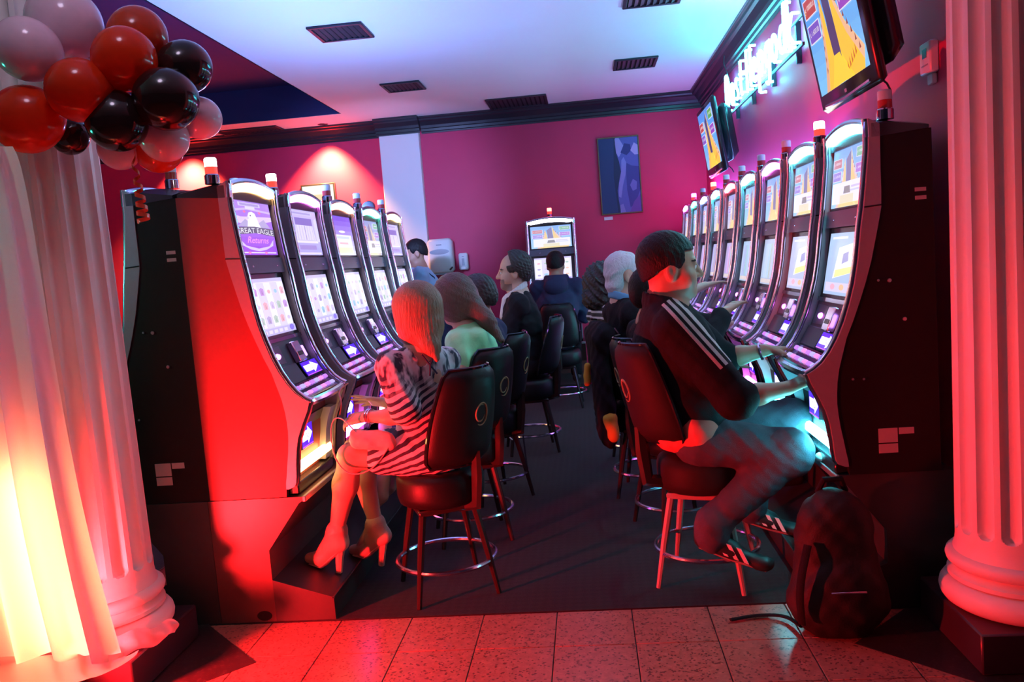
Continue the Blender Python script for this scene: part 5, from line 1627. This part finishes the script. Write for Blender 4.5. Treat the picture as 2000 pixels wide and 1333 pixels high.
def woman1(put, t):
    HC = V(-.752, 3.565, 1.262); HM = frame3((-.86, .48, -.22)); HS = .98
    pel, wst, chs, nck = V(-.745, 3.605, .67), V(-.757, 3.585, .83), V(-.757, 3.575, .98), V(-.742, 3.55, 1.10)
    shL, elL, wrL = V(-.862, 3.468, 1.045), V(-.798, 3.402, .835), V(-.992, 3.490, .830)
    shR, elR, wrR = V(-.655, 3.680, 1.03), V(-.84, 3.800, .865), V(-.985, 3.815, .832)
    hpL, knL, anL = V(-.80, 3.535, .645), V(-1.085, 3.505, .655), V(-1.185, 3.52, .325)
    hpR, knR, anR = V(-.78, 3.68, .645), V(-1.125, 3.725, .635), V(-1.065, 3.72, .285)
    F = Fld((-1.40, 3.28, .10), (-.48, 4.0, 1.45), .0058)
    P = head(F, HC, HM, HS)
    F.cap(HC + V(.01, 0, -.06), nck, .048, .052, .03); F.cap(nck, chs, .07, .11, .04); F.cap(chs, wst, .11, .10, .04); F.cap(wst, pel, .10, .13, .04)
    for sh, el, wr in ((shL, elL, wrL), (shR, elR, wrR)):
        F.cap(nck + V(0, 0, -.04), sh, .045, .042, .03); F.cap(sh, el, .043, .036, .03); F.cap(el, el + (wr - el) * .4, .037, .034, .02); F.cap(el + (wr - el) * .4, wr, .034, .023, .02)
    hand(F, wrL, V(-.13, .055, -.02), V(0, .55, -.8), V(.1, .8, .5), .75, .92)
    hand(F, wrR, V(-.14, .035, .018), V(-.1, -.6, -.75), V(0, -.6, .8), .18, .92, .32, 1.1)
    for hp, kn, an in ((hpL, knL, anL), (hpR, knR, anR)):
        F.cap(hp, kn, .082, .056, .03); F.cap(kn, kn + (an - kn) * .38, .052, .054, .03); F.cap(kn + (an - kn) * .38, an, .054, .032, .03)
    F.cap(anL, V(-1.30, 3.545, .175), .032, .026, .02); F.cap(anR, V(-1.16, 3.755, .15), .032, .026, .02)
    put('body', skin_mesh('body', F, [M_SKIN2, M_LIP, M_BROW, M_STUB], face_pick(HC, HM, HS)))
    eyes(t, lambda x, y, z: P(x, y, z) - V(-.745, 3.605, 0), HM, HS)
    # hair: cap over the skull, curtain to the nape, thinner tail down the back
    H = Fld((-.95, 3.30, .95), (-.52, 3.80, 1.43), .0052)
    H.ell(HC + V(.012, -.006, .030), (.112, .108, .112), None, 0)
    H.ell(HC + V(.018, -.018, -.05), (.105, .098, .115), None, .03)
    H.cap(HC + V(.045, -.045, -.075), V(-.682, 3.482, 1.125), .070, .040, .03); H.cap(V(-.682, 3.482, 1.125), V(-.655, 3.455, 1.065), .038, .014, .03, ((-.7, .7, 0), .7))
    fx = HM @ V(1, 0, 0)
    H._put(lambda X, Y, Z: np.sqrt((X - HC[0] - fx[0] * .125) ** 2 + (Y - HC[1] - fx[1] * .125) ** 2 + .6 * (Z - HC[2] + .03) ** 2) - .085, HC - .25, HC + .25, .02, 'sub')
    H.bumps(strand(.0011, (-.735, 3.545), 38, 1))
    put('hair', skin_mesh('hair', H, M_HAIRL))
    # dress
    D = Fld((-1.10, 3.28, .52), (-.48, 3.98, 1.16), .0058)
    D.cap(nck + V(-.0, .0, -.06), chs, .095, .128, .04, ((-.7, .7, 0), .85)); D.cap(chs, wst, .130, .122, .04, ((-.7, .7, 0), .85)); D.cap(wst, pel, .122, .158, .05, ((-.7, .7, 0), .9))
    D.cap(nck + V(0, 0, -.05), shL, .058, .060, .04); D.cap(nck + V(0, 0, -.05), shR, .058, .058, .04)
    D.cap(shL, elL + V(0, 0, .03), .063, .070, .03); D.cap(shR, elR + V(0, 0, .03), .060, .064, .03)
    D.cap(hpL + V(.02, 0, 0), hpL + (knL - hpL) * .50, .103, .088, .04); D.cap(hpR + V(.02, 0, 0), hpR + (knR - hpR) * .50, .103, .088, .04)
    D.ell(pel + V(.03, -.02, -.03), (.17, .17, .10), None, .05)
    D.cap(nck + V(.012, -.03, .05), nck + V(.01, -.045, -.04), .055, .042, .015, mode='sub')
    D.bumps(wrinkle(.0026, 38, .9)); D.bumps(wrinkle(.0014, 85, 2))
    put('dress', skin_mesh('dress', D, stripe_mat('striped_dress', (.02, .02, .05), (.66, .62, .68), 30, .6, (.72, .69, 0), 1.93, .02, .45, .96)))
    # crossed straps on the open back
    o = MB().tube([(-.720, 3.468, 1.085), (-.690, 3.455, 1.045), (-.662, 3.470, 1.00)], .0045, 6)
    o.tube([(-.668, 3.478, 1.085), (-.685, 3.456, 1.045), (-.690, 3.448, .995)], .0045, 6)
    put('back_straps', o.mesh('back_straps', M_NAVY))
    shoe_heel(put, anL, V(-1.178, 3.52, .262), V(-1.275, 3.54, .188), V(-1.335, 3.552, .186), V(-1.200, 3.535, .1195))
    shoe_heel(put, anR, V(-1.035, 3.72, .218), V(-1.13, 3.745, .148), V(-1.195, 3.76, .143), V(-1.060, 3.735, .07))
    # bracelets
    for w, e, r, n in ((wrL, elL, .031, 2), ):
        dw = Vector(w - e).normalized(); u_ = dw.orthogonal().normalized(); w_ = dw.cross(u_)
        for q in range(n):
            put('bracelet', MB().tube([Vector(w) - dw * (.012 + .012 * q) + (u_ * math.cos(a) + w_ * math.sin(a)) * r for a in np.linspace(0, 2 * math.pi, 25)[:-1]], .004, 6, closed=True).mesh('bracelet', M_CHROME))
person('woman with light brown hair in a striped dress sitting at the left row', (-.745, 3.605), woman1)
t = thing('clutch_bag', 'pale pink clutch bag with a long strap on the lap of the woman in stripes', 'bag', (-.96, 3.45, .735))
Bg = Fld((-.13, -.075, -.07), (.13, .075, .07), .005)
Bg.cap((-.075, 0, -.012), (.07, 0, -.030), .026, .024, .012, ((0, 1, 0), .8)); Bg.cap((-.080, 0, .030), (.066, 0, .012), .022, .02, .012, ((0, 1, 0), .6)); Bg.cap((-.078, 0, .01), (.068, 0, -.01), .03, .028, .012, ((0, 1, 0), .8)); Bg.bumps(wrinkle(.002, 60, 1))
link('pouch', skin_mesh('pouch', Bg, M_PINKC), t)
sp = [(-1.03, 3.44, .77), (-1.085, 3.43, .845), (-1.125, 3.425, .84), (-1.140, 3.42, .764), (-1.128, 3.42, .655), (-1.070, 3.42, .588), (-.975, 3.42, .605), (-.905, 3.43, .68), (-.885, 3.44, .72)]
def smooth_pts(P, n=2):
    P = [Vector(p) for p in P]
    for _ in range(n):
        Q = [P[0]]
        for a, b in zip(P[:-1], P[1:]): Q += [a * .75 + b * .25, a * .25 + b * .75]
        P = Q + [P[-1]]
    return P
link('strap', MB().tube([p - Vector((-.96, 3.45, .735)) for p in smooth_pts(sp)], .0075, 8, flat=.35).mesh('strap', M_PINKC), t)
tag(MB().tube(smooth_pts([(-1.165, 3.83, .935), (-1.15, 3.62, .93), (-1.10, 3.50, .90), (-1.11, 3.485, .845)]), .0035, 6).build('player_card_cord', pm('cord_red', (.6, .12, .08), .4)), 'thin red card cord from the machine deck to the seated woman\'s hand', 'cord')

# ------------------------------------------------------------------ woman in the green blouse
def woman2(put, t):
    HC = V(-.695, 4.285, 1.285); HM = frame3((-.88, .30, -.38)); HS = .98
    pel, chs, nck = V(-.67, 4.32, .67), V(-.615, 4.30, .99), V(-.635, 4.29, 1.115)
    shL, elL, wrL = V(-.665, 4.145, 1.065), V(-.655, 4.075, .90), V(-.90, 4.20, .955)
    shR, elR, wrR = V(-.585, 4.445, 1.05), V(-.72, 4.52, .90), V(-.97, 4.46, .97)
    F = Fld((-1.25, 3.98, .10), (-.38, 4.62, 1.48), .0075)
    head(F, HC, HM, HS)
    F.cap(HC + V(.02, 0, -.06), nck, .048, .052, .03); F.cap(nck, chs, .07, .11, .04); F.cap(chs, pel, .11, .14, .05)
    for sh, el, wr in ((shL, elL, wrL), (shR, elR, wrR)):
        F.cap(nck + V(0, 0, -.04), sh, .05, .048, .03); F.cap(sh, el, .050, .044, .03); F.cap(el, wr, .042, .025, .02)
    hand(F, wrL, V(-.12, .03, 0), V(0, 0, -1), V(0, 1, 0), .4, .92); hand(F, wrR, V(-.12, 0, 0), V(0, 0, -1), V(0, -1, 0), .4, .92)
    for dy in (-.09, .09):
        F.cap(V(-.70, 4.32 + dy, .645), V(-1.08, 4.32 + dy, .64), .08, .056, .03); F.cap(V(-1.08, 4.32 + dy, .64), V(-1.16, 4.32 + dy, .28), .055, .034, .03); F.cap(V(-1.16, 4.32 + dy, .26), V(-1.25, 4.32 + dy, .185), .032, .026, .02)
    put('body', skin_mesh('body', F, [M_SKIN2, M_LIP, M_BROW, M_STUB], face_pick(HC, HM, HS)))
    H = Fld((-.88, 4.02, .98), (-.36, 4.48, 1.46), .006)
    H.ell(HC + V(.006, -.006, .032), (.110, .104, .104), None, 0); H.ell(HC + V(.01, -.02, -.035), (.10, .092, .095), None, .04)
    H.cap(HC + V(.06, -.02, .0), V(-.52, 4.235, 1.155), .070, .038, .04); H.cap(V(-.52, 4.235, 1.155), V(-.455, 4.20, 1.055), .038, .018, .03)
    fx = HM @ V(1, 0, 0); H.cap(HC + fx * .10 + V(0, 0, -.03), HC + fx * .2 + V(0, 0, -.06), .075, .09, .02, mode='sub')
    H.bumps(lambda X, Y, Z: .0011 * (np.sin((X * .55 + Z * .84) * 190 + 4 * np.sin(Y * 16)) + .6 * np.sin((X * .5 + Z * .8) * 410 + Y * 90)))
    put('hair', skin_mesh('hair', H, M_HAIRM))
    B = Fld((-.86, 4.02, .60), (-.38, 4.60, 1.18), .006)
    B.cap(nck + V(.01, 0, -.05), chs, .105, .135, .04, ((1, .2, 0), .85)); B.cap(chs, pel + V(0, 0, .06), .138, .150, .05, ((1, .2, 0), .88))
    B.cap(nck + V(.01, 0, -.05), shL, .064, .064, .04); B.cap(nck + V(.01, 0, -.05), shR, .064, .062, .04)
    B.cap(shL, shL + (elL - shL) * .45, .068, .074, .03); B.cap(shR, shR + (elR - shR) * .45, .066, .07, .03)
    B.cap(V(-.57, 4.17, 1.08), V(-.545, 4.175, .94), .050, .036, .04)
    B.bumps(lambda X, Y, Z: .0045 * np.sin((X + Y) * 70 + 3 * np.sin(Z * 14)) * np.clip((1.12 - Z) * 6, 0, 1)); B.bumps(wrinkle(.002, 50, 3))
    put('blouse', skin_mesh('blouse', B, M_GREENC))
    K = Fld((-1.2, 4.10, .5), (-.46, 4.54, .82), .009)
    K.ell(pel + V(-.02, 0, -.03), (.17, .18, .11), None, 0)
    for dy in (-.09, .09): K.cap(V(-.70, 4.32 + dy, .645), V(-1.00, 4.32 + dy, .64), .098, .085, .04)
    put('skirt', skin_mesh('skirt', K, M_NAVY))
person('woman with long brown hair in a mint green blouse, bent towards the second left machine', (-.67, 4.32), woman2)

# ------------------------------------------------------------------ the other guests
def guest(label, seat, HC, face, HS=1.0, coat=M_SUIT, legs=M_JACKET, skin=M_SKIN, hair=None, hairmat=M_HAIRD, h=.009, handR=None, handL=None, fat=0.0,
          stub=False, collar=None, stand=False, extra=None, slev=1.0, wid=1.0, bare=False):
    HC = V(*HC); HM = frame3(face)
    fl = Vector((face[0], face[1], 0)).normalized(); f = V(*fl); l = V(-fl.y, fl.x, 0)
    def fn(put, t):
        sz = .66 if not stand else .92
        pel = V(seat[0], seat[1], sz); nck = HC - HM @ V(.02, 0, 0) + V(0, 0, -.155 * HS); 
        chs = pel * .30 + nck * .70 + V(0, 0, -.03)
        rs, ls_ = nck + V(0, 0, -.065) - l * .170 * wid, nck + V(0, 0, -.065) + l * .170 * wid
        def arm(sh, hd, sg):
            hd = V(*hd) if hd is not None else pel + f * .36 + l * sg * .12 + V(0, 0, .16)
            mid = (sh + hd) / 2; L_ = np.linalg.norm(hd - sh); drop = math.sqrt(max(.0, .29 ** 2 - (L_ / 2) ** 2)) if L_ < .58 else .02
            el = mid + V(0, 0, -1) * drop * .85 + l * sg * drop * .5
            return el, hd
        elR, wrR = arm(rs, handR, -1); elL, wrL = arm(ls_, handL, 1)
        if stand:
            kn = [pel + l * .09 * q + V(0, 0, -.44) for q in (-1, 1)]; an = [pel + l * .09 * q + V(0, 0, -.84) for q in (-1, 1)]
        else:
            kn = [pel + f * .42 + l * .11 * q + V(0, 0, -.02) for q in (-1, 1)]; an = [k + f * .02 + V(0, 0, -.43) for k in kn]
            an = [V(a[0], a[1], max(a[2], .275)) for a in an]
        pts = np.array([HC + V(0, 0, .18), HC, pel, elR, wrR, elL, wrL] + kn + an + [a + f * .2 for a in an])
        lo, hi = pts.min(0) - .24, pts.max(0) + .24
        lo[2] = max(lo[2], .02)
        F = Fld(lo, hi, h)
        P = head(F, HC, HM, HS, fat)
        F.cap(HC + V(0, 0, -.05) - f * .01, nck, .056, .062, .03); F.cap(nck, chs, .08, .12, .04); F.cap(chs, pel, .12, .13, .04)
        for sh, el, wr, sg in ((rs, elR, wrR, -1), (ls_, elL, wrL, 1)):
            F.cap(nck, sh, .055, .055, .03); F.cap(sh, el, .05, .044, .03); F.cap(el, wr, .042, .028, .02)
            d = wr - el; d /= np.linalg.norm(d); hand(F, wr, d * .6 + f * .4, V(0, 0, -1), -sg * l, .4, 1.0)
        for i in (0, 1):
            hp = pel + l * .09 * (-1, 1)[i]
            F.cap(hp, kn[i], .08, .058, .03); F.cap(kn[i], an[i], .054, .038, .03); F.cap(an[i] + V(0, 0, -.03), an[i] + f * .14 + V(0, 0, -.05), .036, .03, .02)
        put('body', skin_mesh('body', F, [skin, M_LIP, M_BROW, M_STUB], face_pick(HC, HM, HS, stub)))
        if h < .0095: eyes(t, lambda x, y, z: P(x, y, z) - V(seat[0], seat[1], 0), HM, HS)
        if hair is not None:
            put('hair', skin_mesh('hair', hair(HC, HM, HS), hairmat))
        J = Fld(lo, hi, h)
        fl2 = ((f[0], f[1], 0), .82)
        J.cap(nck + V(0, 0, -.06), chs, .11, .168 * wid, .05, fl2); J.cap(chs, pel + V(0, 0, .04), .170 * wid, .168 * wid, .05, fl2)
        for sh, el, wr in ((rs, elR, wrR), (ls_, elL, wrL)):
            J.cap(nck + V(0, 0, -.05), sh, .066, .074, .05); 
            e2 = el + (wr - el) * slev
            J.cap(sh, el, .074, .066, .04)
            if slev > 0: J.cap(el, e2 - (wr - el) * .12, .064, .050, .03)
        J.cap(HC + f * .02, nck + f * .015 + V(0, 0, -.005), .06, .066, .012, mode='sub')
        J.bumps(wrinkle(.006, 24, seat[1])); J.bumps(wrinkle(.0025, 55, seat[1]))
        put('coat', skin_mesh('coat', J, coat))
        T_ = Fld(lo, hi, h * 1.15)
        T_.ell(pel, (.17, .17, .12), None, 0)
        for i in (0, 1):
            hp = pel + l * .09 * (-1, 1)[i]
            T_.cap(hp, kn[i], .10, .078, .04); T_.cap(kn[i], an[i], .076, .058, .03)
        put('trousers', skin_mesh('trousers', T_, legs))
        for i in (0, 1):
            S_ = Fld(an[i] - .28, an[i] + .30, .009)
            S_.cap(an[i] + V(0, 0, -.055) - f * .03, an[i] + f * .17 + V(0, 0, -.065), .042, .036, .02); S_.cap(an[i] + V(0, 0, -.02), an[i] + V(0, 0, -.06), .042, .044, .02)
            put('shoe', skin_mesh('shoe', S_, M_SHOE))
        if collar is not None:
            C_ = Fld(nck - .2, nck + .2, h * .8)
            for a in np.linspace(0, 2 * math.pi, 26)[:-1]:
                c0 = nck + f * (.012 + .074 * math.cos(a)) + l * .076 * math.sin(a) + V(0, 0, .018 - .045 * math.cos(a))
                C_.cap(c0, c0 + V(0, 0, .028), .012, .009, .012)
            C_.cap(nck + f * .095 + V(0, 0, -.04), nck + f * .125 + V(0, 0, -.16), .035, .03, .03)
            put('shirt_collar', skin_mesh('shirt_collar', C_, collar))
        if extra: extra(put, t, dict(HC=HC, HM=HM, nck=nck, chs=chs, pel=pel, f=f, l=l, rs=rs, ls=ls_))
    return person(label, seat, fn)
plain = lambda **k: (lambda c, M, s: short_hair(c, M, s, .006, **k))
def side_hair(c, M, s):   # bald on top, thick at the back and sides
    return short_hair(c, M, s, .006, .020, .062, -.065, .004, bald=lambda x, y, z: np.where((z > .045), (x - .012 - .2 * (z - .045)), -1.0) + 0 * y)
def curls(c, M, s):
    F = Fld(c - .24, c + .24, .007)
    F.ell(c + M @ V(-.03, 0, .02), (.135, .13, .14), None, 0); F.ell(c + M @ V(-.06, 0, -.08), (.11, .12, .10), None, .03)
    fx = M @ V(1, 0, 0); F.ell(c + fx * .14 + V(0, 0, -.04), (.09, .09, .11), None, .02, 'sub')
    F.bumps(wrinkle(.012, 75, .3)); return F
def wavy_white(c, M, s):
    F = Fld(c - .2, c + .2, .0055)
    F.ell(c + M @ V(-.016, 0, .036), (.112, .090, .102), M, 0); F.ell(c + M @ V(-.055, 0, -.035), (.066, .072, .08), M, .03)
    fx = M @ V(1, 0, 0); F.ell(c + M @ V(.105, 0, -.035), (.09, .11, .105), M, .015, 'sub')
    for q in (1, -1): F.ell(c + M @ V(.0, .095 * q, -.03), (.042, .04, .055), M, .01, 'sub')
    F.ell(c + M @ V(-.07, 0, -.075), (.045, .062, .05), M, .025)
    def wv(X, Y, Z):
        a = (X - c[0]) * M[0, 0] + (Y - c[1]) * M[1, 0] + (Z - c[2]) * M[2, 0]; b = (X - c[0]) * M[0, 1] + (Y - c[1]) * M[1, 1]; z = Z - c[2]
        th = np.arctan2(z, a)
        return .0022 * np.sin(th * 34 + 5 * np.sin(b * 30)) * 0 + .0016 * np.sin(b * 230 + 7 * np.sin(th * 3.0)) + .0028 * np.sin((a * .7 - z) * 85 + b * 25)
    F.bumps(wv); return F

guest('dark-haired person bent low behind the woman in green', (-.67, 5.05), (-.665, 5.0, 1.245), (-.92, .25, -.3), 1.0, M_NAVY, M_JACKET, M_SKIN, plain(thick=.020, low=-.07, wr=.003), M_HAIRD)
guest('balding man with a grey moustache in a dark suit and white collar, seen in profile', (-.50, 6.25), (-.535, 6.2, 1.375), (-1, -.06, -.02), 1.10, M_SUIT, M_SUIT, M_SKIN2, side_hair, M_HAIRD, .0068, handR=(-.86, 6.34, .93), handL=(-.82, 6.10, .90), stub=True, collar=M_WHITEC, wid=1.02)
def hood(put, t, q):
    H = Fld(q['nck'] - .26, q['nck'] + .22, .009)
    for a in np.linspace(0, 2 * math.pi, 22)[:-1]:
        c0 = q['nck'] + q['f'] * (-.02 + .085 * math.cos(a)) + q['l'] * .10 * math.sin(a) + V(0, 0, .005)
        H.cap(c0, c0 + V(0, 0, .03), .026, .02, .02)
    H.ell(q['nck'] - q['f'] * .12 + V(0, 0, -.05), (.12, .07, .09), None, .04)
    put('hood', skin_mesh('hood', H, M_NAVY))
guest('person in a navy hooded jacket seen from behind at the back wall machine', (-.30, 8.05), (-.29, 8.10, 1.385), (0.05, 1, -.28), 1.0, M_NAVY, M_JACKET, M_SKIN, plain(thick=.012), M_HAIRB, .010, extra=hood, wid=1.12)
def scarf(put, t, q):
    C_ = Fld(q['nck'] - .2, q['nck'] + .2, .008)
    for a in np.linspace(0, 2 * math.pi, 26)[:-1]:
        c0 = q['nck'] + q['f'] * (.0 + .078 * math.cos(a)) + q['l'] * .082 * math.sin(a) + V(0, 0, .012 - .03 * math.cos(a))
        C_.cap(c0, c0 + V(0, 0, .03), .013, .010, .012)
    put('shirt_collar', skin_mesh('shirt_collar', C_, pm('collar_blue', (.12, .38, .62), .7)))
guest('white-haired man in a dark jacket with a blue collar at the right row', (.31, 4.98), (.228, 4.955, 1.325), (.97, .24, .0), 1.06, M_JACKET, M_SUIT, M_SKIN2, wavy_white, M_HAIRW, .0085, handR=(.80, 5.02, .985), extra=scarf)
guest('person half hidden behind the man in the track jacket, dark sleeve reaching out', (.40, 4.30), (.335, 4.275, 1.235), (.95, .25, -.1), .98, M_JACKET, M_JACKET, M_SKIN, plain(thick=.02, low=-.08), M_HAIRB, .010, handR=(.70, 4.42, 1.10))
guest('curly-haired person in a black and white striped top by the right row', (.30, 5.72), (.135, 5.68, 1.245), (.95, .28, -.05), .95, stripe_mat('striped_top', (.02, .02, .025), (.6, .6, .62), 26, 0, noise=.0, duty=.62), M_JACKET, M_SKIN2, curls, M_HAIRD, .009, handR=(.80, 5.78, 1.185), slev=.1)
def vest(put, t, q):
    v = MB()
    for sg in (-1, 1):
        b = q['nck'] + q['l'] * .10 * sg
        v.tube([b + q['f'] * .13 + V(0, 0, -.28), b + q['f'] * .12 + V(0, 0, -.10), b + V(0, 0, .012), b - q['f'] * .12 + V(0, 0, -.10), b - q['f'] * .15 + V(0, 0, -.30)], .020, 8, flat=.4)
    put('shoulder_straps', v.mesh('shoulder_straps', M_NAVY))
guest('man in a light blue shirt with dark shoulder straps standing by the white pillar', (-1.47, 7.92), (-1.612, 7.90, 1.605), (-.93, -.22, -.30), 1.0, M_BLUEC, M_NAVY, M_SKIN, plain(thick=.007), M_HAIRB, .009, stand=True, extra=vest, handR=(-1.70, 8.02, 1.05), handL=(-1.75, 7.74, 1.05))

# ------------------------------------------------------------------ things on the floor and on stools
t = thing('backpack', 'dark backpack standing on the floor in front of the right plinth', 'backpack', (.84, 3.05, 0))
K = Fld((-.22, -.16, -.01), (.22, .14, .60), .007)
K.cap((0, 0, .12), (0, .0, .40), .165, .135, .05, ((0, 1, 0), .70)); K.ell((0, -.01, .13), (.175, .12, .13), None, .04); K.ell((0, -.09, .17), (.13, .055, .12), None, .03)
K.bumps(wrinkle(.004, 34, 2))
link('bag_body', skin_mesh('bag_body', K, pm('backpack_nylon', (.010, .006, .006), .7, 0, .2, 30, .2, 200)), t)
MB().tube([(-.05, .02, .52), (-.03, -.0, .57), (.03, -.0, .57), (.05, .02, .52)], .011, 8).build('grab_handle', M_JACKET, t)
MB().tube(smooth_pts([(-.12, -.09, .36), (-.17, -.14, .22), (-.16, -.12, .08)]), .016, 8, flat=.4).build('shoulder_strap', M_JACKET, t)
MB().tube(smooth_pts([(-.06, -.148, .20), (0, -.156, .205), (.06, -.148, .20)]), .004, 6).build('zip', M_DKCHROME, t)
MB().tube(smooth_pts([(-.14, -.03, .03), (-.17, .10, .016), (-.27, .12, .012), (-.38, .085, .012)]), .011, 8, flat=.5).build('loose_strap', M_JACKET, t)

t = thing('draped_jacket', 'black jacket with a yellow lining hung over the white-haired man\'s stool back', 'jacket', (.115, 4.90, 0))
K = Fld((-.20, -.30, .28), (.20, .30, 1.10), .008)
K.cap((-.035, -.12, .98), (-.07, .15, .98), .065, .065, .03); K.cap((-.07, -.05, .95), (-.055, -.06, .42), .10, .11, .05, ((1, .3, 0), .5)); K.cap((-.09, .10, .95), (-.08, .10, .55), .09, .08, .05, ((1, .3, 0), .5))
K.bumps(wrinkle(.006, 30, 5))
link('cloth', skin_mesh('cloth', K, M_JACKET), t)
K = Fld((-.20, -.25, .28), (.16, .25, .90), .008)
K.cap((-.035, -.135, .50), (-.02, -.145, .40), .042, .034, .03); K.bumps(wrinkle(.003, 50, 2))
link('lining', skin_mesh('lining', K, pm('lining_yellow', (.55, .34, .03), .8)), t)
K = Fld((-.25, -.25, .28), (.16, .25, .90), .008)
K.cap((-.145, .00, .80), (-.155, .0, .70), .020, .022, .03); K.bumps(wrinkle(.003, 50, 2))
link('cuff', skin_mesh('cuff', K, MATS['lining_yellow']), t)

t = thing('folding_stand', 'white folding stand with crossed legs leaning by the suited man\'s stool', 'stand', (-.62, 5.72, 0))
for a, b in (((-.10, -.02, .42), (.10, .0, .245)), ((-.11, .0, .34), (.02, .02, .20)), ((-.11, .03, .30), (.0, .03, .43))):
    d = Vector(b) - Vector(a)
    MB().tube([a, b], .013, 4, flat=.35).build('slat', M_WHITEP, t)
MB().tube([(.10, 0, .245), (.11, 0, .0035)], .006, 6).build('leg', M_DKCHROME, t)
MB().tube([(-.11, 0, .34), (-.12, 0, .0035)], .006, 6).build('leg', M_DKCHROME, t)
# small crumpled tissue on the plinth step, another by the column
tag(MB().ball((0, 0, 0), (.022, .03, .018), 10, 7).build('crumpled_tissue', M_WHITEC, None, (.90, 3.42, .56)), 'crumpled white tissue at the foot of the nearest right machine', 'tissue')
